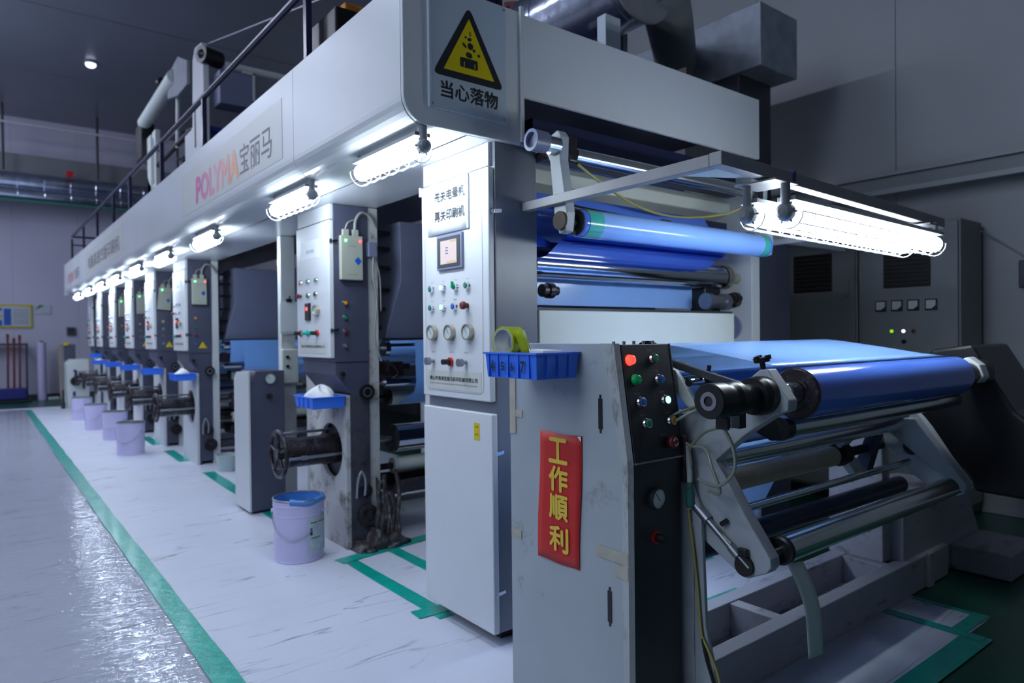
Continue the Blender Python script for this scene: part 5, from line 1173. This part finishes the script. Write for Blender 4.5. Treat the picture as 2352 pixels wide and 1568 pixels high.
# ---------------------------------------------------------------- right wall: tray, electrical cabinets
ct = thing('cable_tray', (5.36, 4.0, 2.26), 'grey metal cable trunking along the right wall', 'cable tray')
ob('trunking', MB().box(5.30, 5.428, -3.0, 9.0, 2.29, 2.40), 'cabinet', ct, .004)
ob('upper_flange', MB().box(5.27, 5.30, -3.0, 9.0, 2.385, 2.41), 'wall', ct)
ob('lower_flange', MB().box(5.27, 5.30, -3.0, 9.0, 2.255, 2.29), 'wall', ct)
def ecab(x0, y0, y1, z1, label, meters, vent):
    t = thing('electrical_cabinet', (x0 + .2, (y0 + y1) / 2, 0), label, 'electrical cabinet')
    ob('cabinet_body', MB().box(x0 + .012, x0 + .38, y0, y1, .08, z1), 'cabinet', t, .005)
    ob('plinth', MB().box(x0 + .03, x0 + .37, y0 + .01, y1 - .01, 0, .08), 'black', t)
    d = ob('cabinet_door', MB().box(x0 - .006, x0 + .012, y0 + .012, y1 - .012, .10, z1 - .015), 'cabinet', t, .003)
    ob('filter_frame', MB().box(x0 - .012, x0 - .005, vent[0], vent[1], vent[2], vent[3]), 'vent', d, .002)
    for k in range(9):
        zz = vent[2] + .015 + (vent[3] - vent[2] - .03) * k / 8; ob('filter_slat', MB().box(x0 - .017, x0 - .011, vent[0] + .01, vent[1] - .01, zz - .004, zz + .004), 'black', d)
    if meters:
        for y_ in (2.172, 2.066, 1.962, 1.852):
            m = ob('panel_meter', MB().box(x0 - .016, x0 - .005, y_ - .037, y_ + .037, 1.385, 1.459), 'black', d, .002)
            ob('meter_face', MB().box(x0 - .0175, x0 - .0155, y_ - .029, y_ + .029, 1.395, 1.451), 'dial', m)
            ob('meter_corner', MB().prism([(y_ - .029, 1.395), (y_ - .005, 1.395), (y_ - .029, 1.417)], 'x', x0 - .0185, x0 - .0175), 'black', m)
        for y_, c in ((2.098, 'lamp_lime'), (2.022, 'lampwhite'), (1.958, 'redbtn')):
            button(d, (x0 - .006, y_, 1.246), NX, c, .016); text('caption', '指示', '-x', (x0 - .0075, y_, 1.278), .04, .008, 'greyink', d)
        a = ob('cabinet_lock', MB().lathe((x0 - .006, 2.022, 1.175), NX, [(0, .015), (.012, .015), (.012, 0)], 14), 'black', d)
    else:
        ob('door_handle', MB().box(x0 - .025, x0 - .006, y0 + .05, y0 + .075, 1.5, 1.62), 'cabinet', d, .003)
    return t
ecab(5.0, 1.684, 2.335, 1.975, 'grey electrical cabinet with four meters and three indicator lights', True, (1.855, 2.155, 1.545, 1.80))
ecab(5.0, 2.345, 3.10, 1.95, 'grey electrical cabinet with a dark filter grille, behind the press end', False, (2.52, 2.82, 1.545, 1.83))
wbx = thing('wall_box', (5.38, 1.42, 1.5), 'small blue-grey box on the right wall at the picture edge', 'wall box')
ob('case', MB().box(5.36, 5.43, 1.36, 1.47, 1.52, 1.70), 'navypaint', wbx, .006)
ob('socket', MB().box(5.355, 5.362, 1.38, 1.45, 1.53, 1.59), 'black', wbx)
ob('wall_cable', MB().tube([(5.42, 1.42, 1.70), (5.41, 1.60, 1.85), (5.30, 1.75, 1.98)], .006, 6), 'greycable', wbx)

# ---------------------------------------------------------------- far end of the hall
nb = thing('notice_board', (.5, 17.57, 1.5), 'yellow-framed notice board on the far wall', 'notice board')
ob('frame', MB().box(-.32, .925, 17.565, 17.595, 1.50, 1.99), 'yellow', nb, .004)
ob('board_sheet', MB().box(-.285, .89, 17.555, 17.567, 1.535, 1.955), 'tinlabel', nb)
for x0_, x1_, z0_, z1_ in ((.44, .56, 1.56, 1.90), (.35, .41, 1.86, 1.91), (.34, .41, 1.55, 1.66), (.02, .14, 1.56, 1.90)):
    ob('blue_field', MB().box(x0_, x1_, 17.548, 17.556, z0_, z1_), 'blue', nb)
for x_ in (.365, .82): ob('corner_tab', MB().box(x_ - .06, x_ + .07, 17.545, 17.556, 1.94, 1.985), 'yellow', nb)
for k in range(6): ob('text_line', MB().box(.60, .86, 17.548, 17.556, 1.60 + .052 * k, 1.615 + .052 * k), 'greenframe', nb)
ob('green_mark', MB().prism([(.37, 1.72), (.43, 1.72), (.40, 1.78)], 'y', 17.545, 17.556), 'yellow', nb)
wp = thing('wall_papers', (1.1, 17.57, 1.8), 'pale paper notice on the far wall beside the notice board', 'papers')
ob('sheet', MB().box(.96, 1.25, 17.58, 17.597, 1.80, 2.0), 'tinlabel', wp)
ob('dark_mark', MB().prism([(.97, 1.88), (1.14, 1.97), (1.05, 1.99)], 'y', 17.575, 17.58), 'greyink', wp)
wbk = thing('wall_switch_box', (1.62, 17.56, 1.35), 'small grey switch box on the far wall above the cream machine', 'switch box')
ob('case', MB().box(1.52, 1.68, 17.53, 17.597, 1.34, 1.52), 'cabinet', wbk, .01)
ob('cover', MB().box(1.54, 1.66, 17.52, 17.532, 1.36, 1.50), 'slate', wbk)
bc = thing('low_bench', (.2, 17.3, 0), 'dark bench frame with thin top against the far wall', 'bench')
ob('bench_top', MB().box(-.9, .82, 17.15, 17.5, 1.14, 1.18), 'slate', bc)
for x_ in (-.88, .78): ob('bench_leg', MB().box(x_, x_ + .035, 17.16, 17.20, 0, 1.14), 'slate', bc)
nbx = tag(ob('navy_crate', MB().box(-.55, .78, 16.85, 17.12, .06, .28), 'navy', None, .02), 'long navy crate on the floor below the bench', 'crate')
tr = tag(ob('crate_trolley', MB().box(-.5, .85, 16.8, 17.15, 0, .055), 'black', None, .01), 'low black trolley under the navy crate', 'trolley')
for k, (x_, h_, lab) in enumerate(((.485, 1.32, 'leftmost of the three maroon poles at the far wall'), (.585, 1.24, 'middle maroon pole of the three at the far wall'), (.68, 1.30, 'rightmost of the three maroon poles at the far wall'))):
    t = thing('mop_pole', (x_, 16.99, .29), lab, 'pole', 'maroon poles in the navy crate')
    ob('pole', MB().cyl((x_ - .01, 16.99, .281), (x_, 17.10, h_), .020, n=8), 'maroon', t)
    ob('grip', MB().cyl((x_ - .0005, 17.094, h_ - .05), (x_, 17.106, h_ + .05), .025, n=8), 'maroon', t)
rc = thing('standing_roll', (1.05, 17.2, 0), 'tall white film roll standing on end at the far wall', 'film roll')
ob('roll_body', MB().lathe((1.05, 17.2, 0), (0, 0, 1), [(0, 0), (0, .078), (1.20, .078), (1.20, .035), (1.18, .035), (1.18, 0)], 20), 'lilac', rc)
ob('core_plug', MB().cyl((1.05, 17.2, 1.181), (1.05, 17.2, 1.225), .034, n=12), 'slate', rc)
lp = tag(ob('pallet_strip', MB().box(1.15, 1.34, 17.1, 17.3, 0, .05), 'tinlabel', None, .01), 'pale strip of packing on the floor beside the standing film roll', 'packing')
fl = tag(ob('leaning_panel', MB().prism([(17.1, 0), (17.13, 0), (17.57, 1.15), (17.54, 1.15)], 'x', 1.36, 1.50), 'kraft', None), 'narrow brown board leaning on the far wall by the cream machine', 'board')
# cream unwind pedestal at the far end
fm = thing('cream_pedestal', (1.45, 14.75, 0), 'cream pedestal machine with a dark screen unit at the far end of the press', 'unwind pedestal')
ob('body', MB().prism([(1.275, 0), (1.275, .80), (1.34, .885), (1.62, .885), (1.62, 0)], 'y', 14.72, 15.2), 'offwhite', fm, .008)
ob('rear_column', MB().box(1.24, 1.46, 15.2, 15.35, 0, 1.17), 'cabinet', fm, .01)
ob('dark_screen', MB().box(1.27, 1.45, 15.18, 15.2, .87, 1.14), 'dark', fm, .004)
ob('yellow_tag', MB().box(1.265, 1.34, 15.15, 15.19, 1.14, 1.19), 'yellow', fm)
ob('blue_mark', MB().box(1.37, 1.41, 14.71, 14.722, .66, .70), 'blue', fm)
ob('blue_mark', MB().box(1.36, 1.40, 14.71, 14.722, .22, .30), 'navy', fm)
ob('shaft_disc', MB().lathe((1.40, 14.72, .49), NY, [(0, .05), (.06, .05), (.06, .085), (.09, .085), (.09, .03), (.08, 0)], 20), 'black', fm)
ob('ball_foot', MB().lathe((1.21, 14.7, 0), (0, 0, 1), [(0, .035), (.12, .035), (.13, .02), (.34, .02), (.34, 0)], 12), 'slate', fm)
tray(1.56, 13.80, .93, .16, .2, .07, 'bright blue tray on the farthest column')
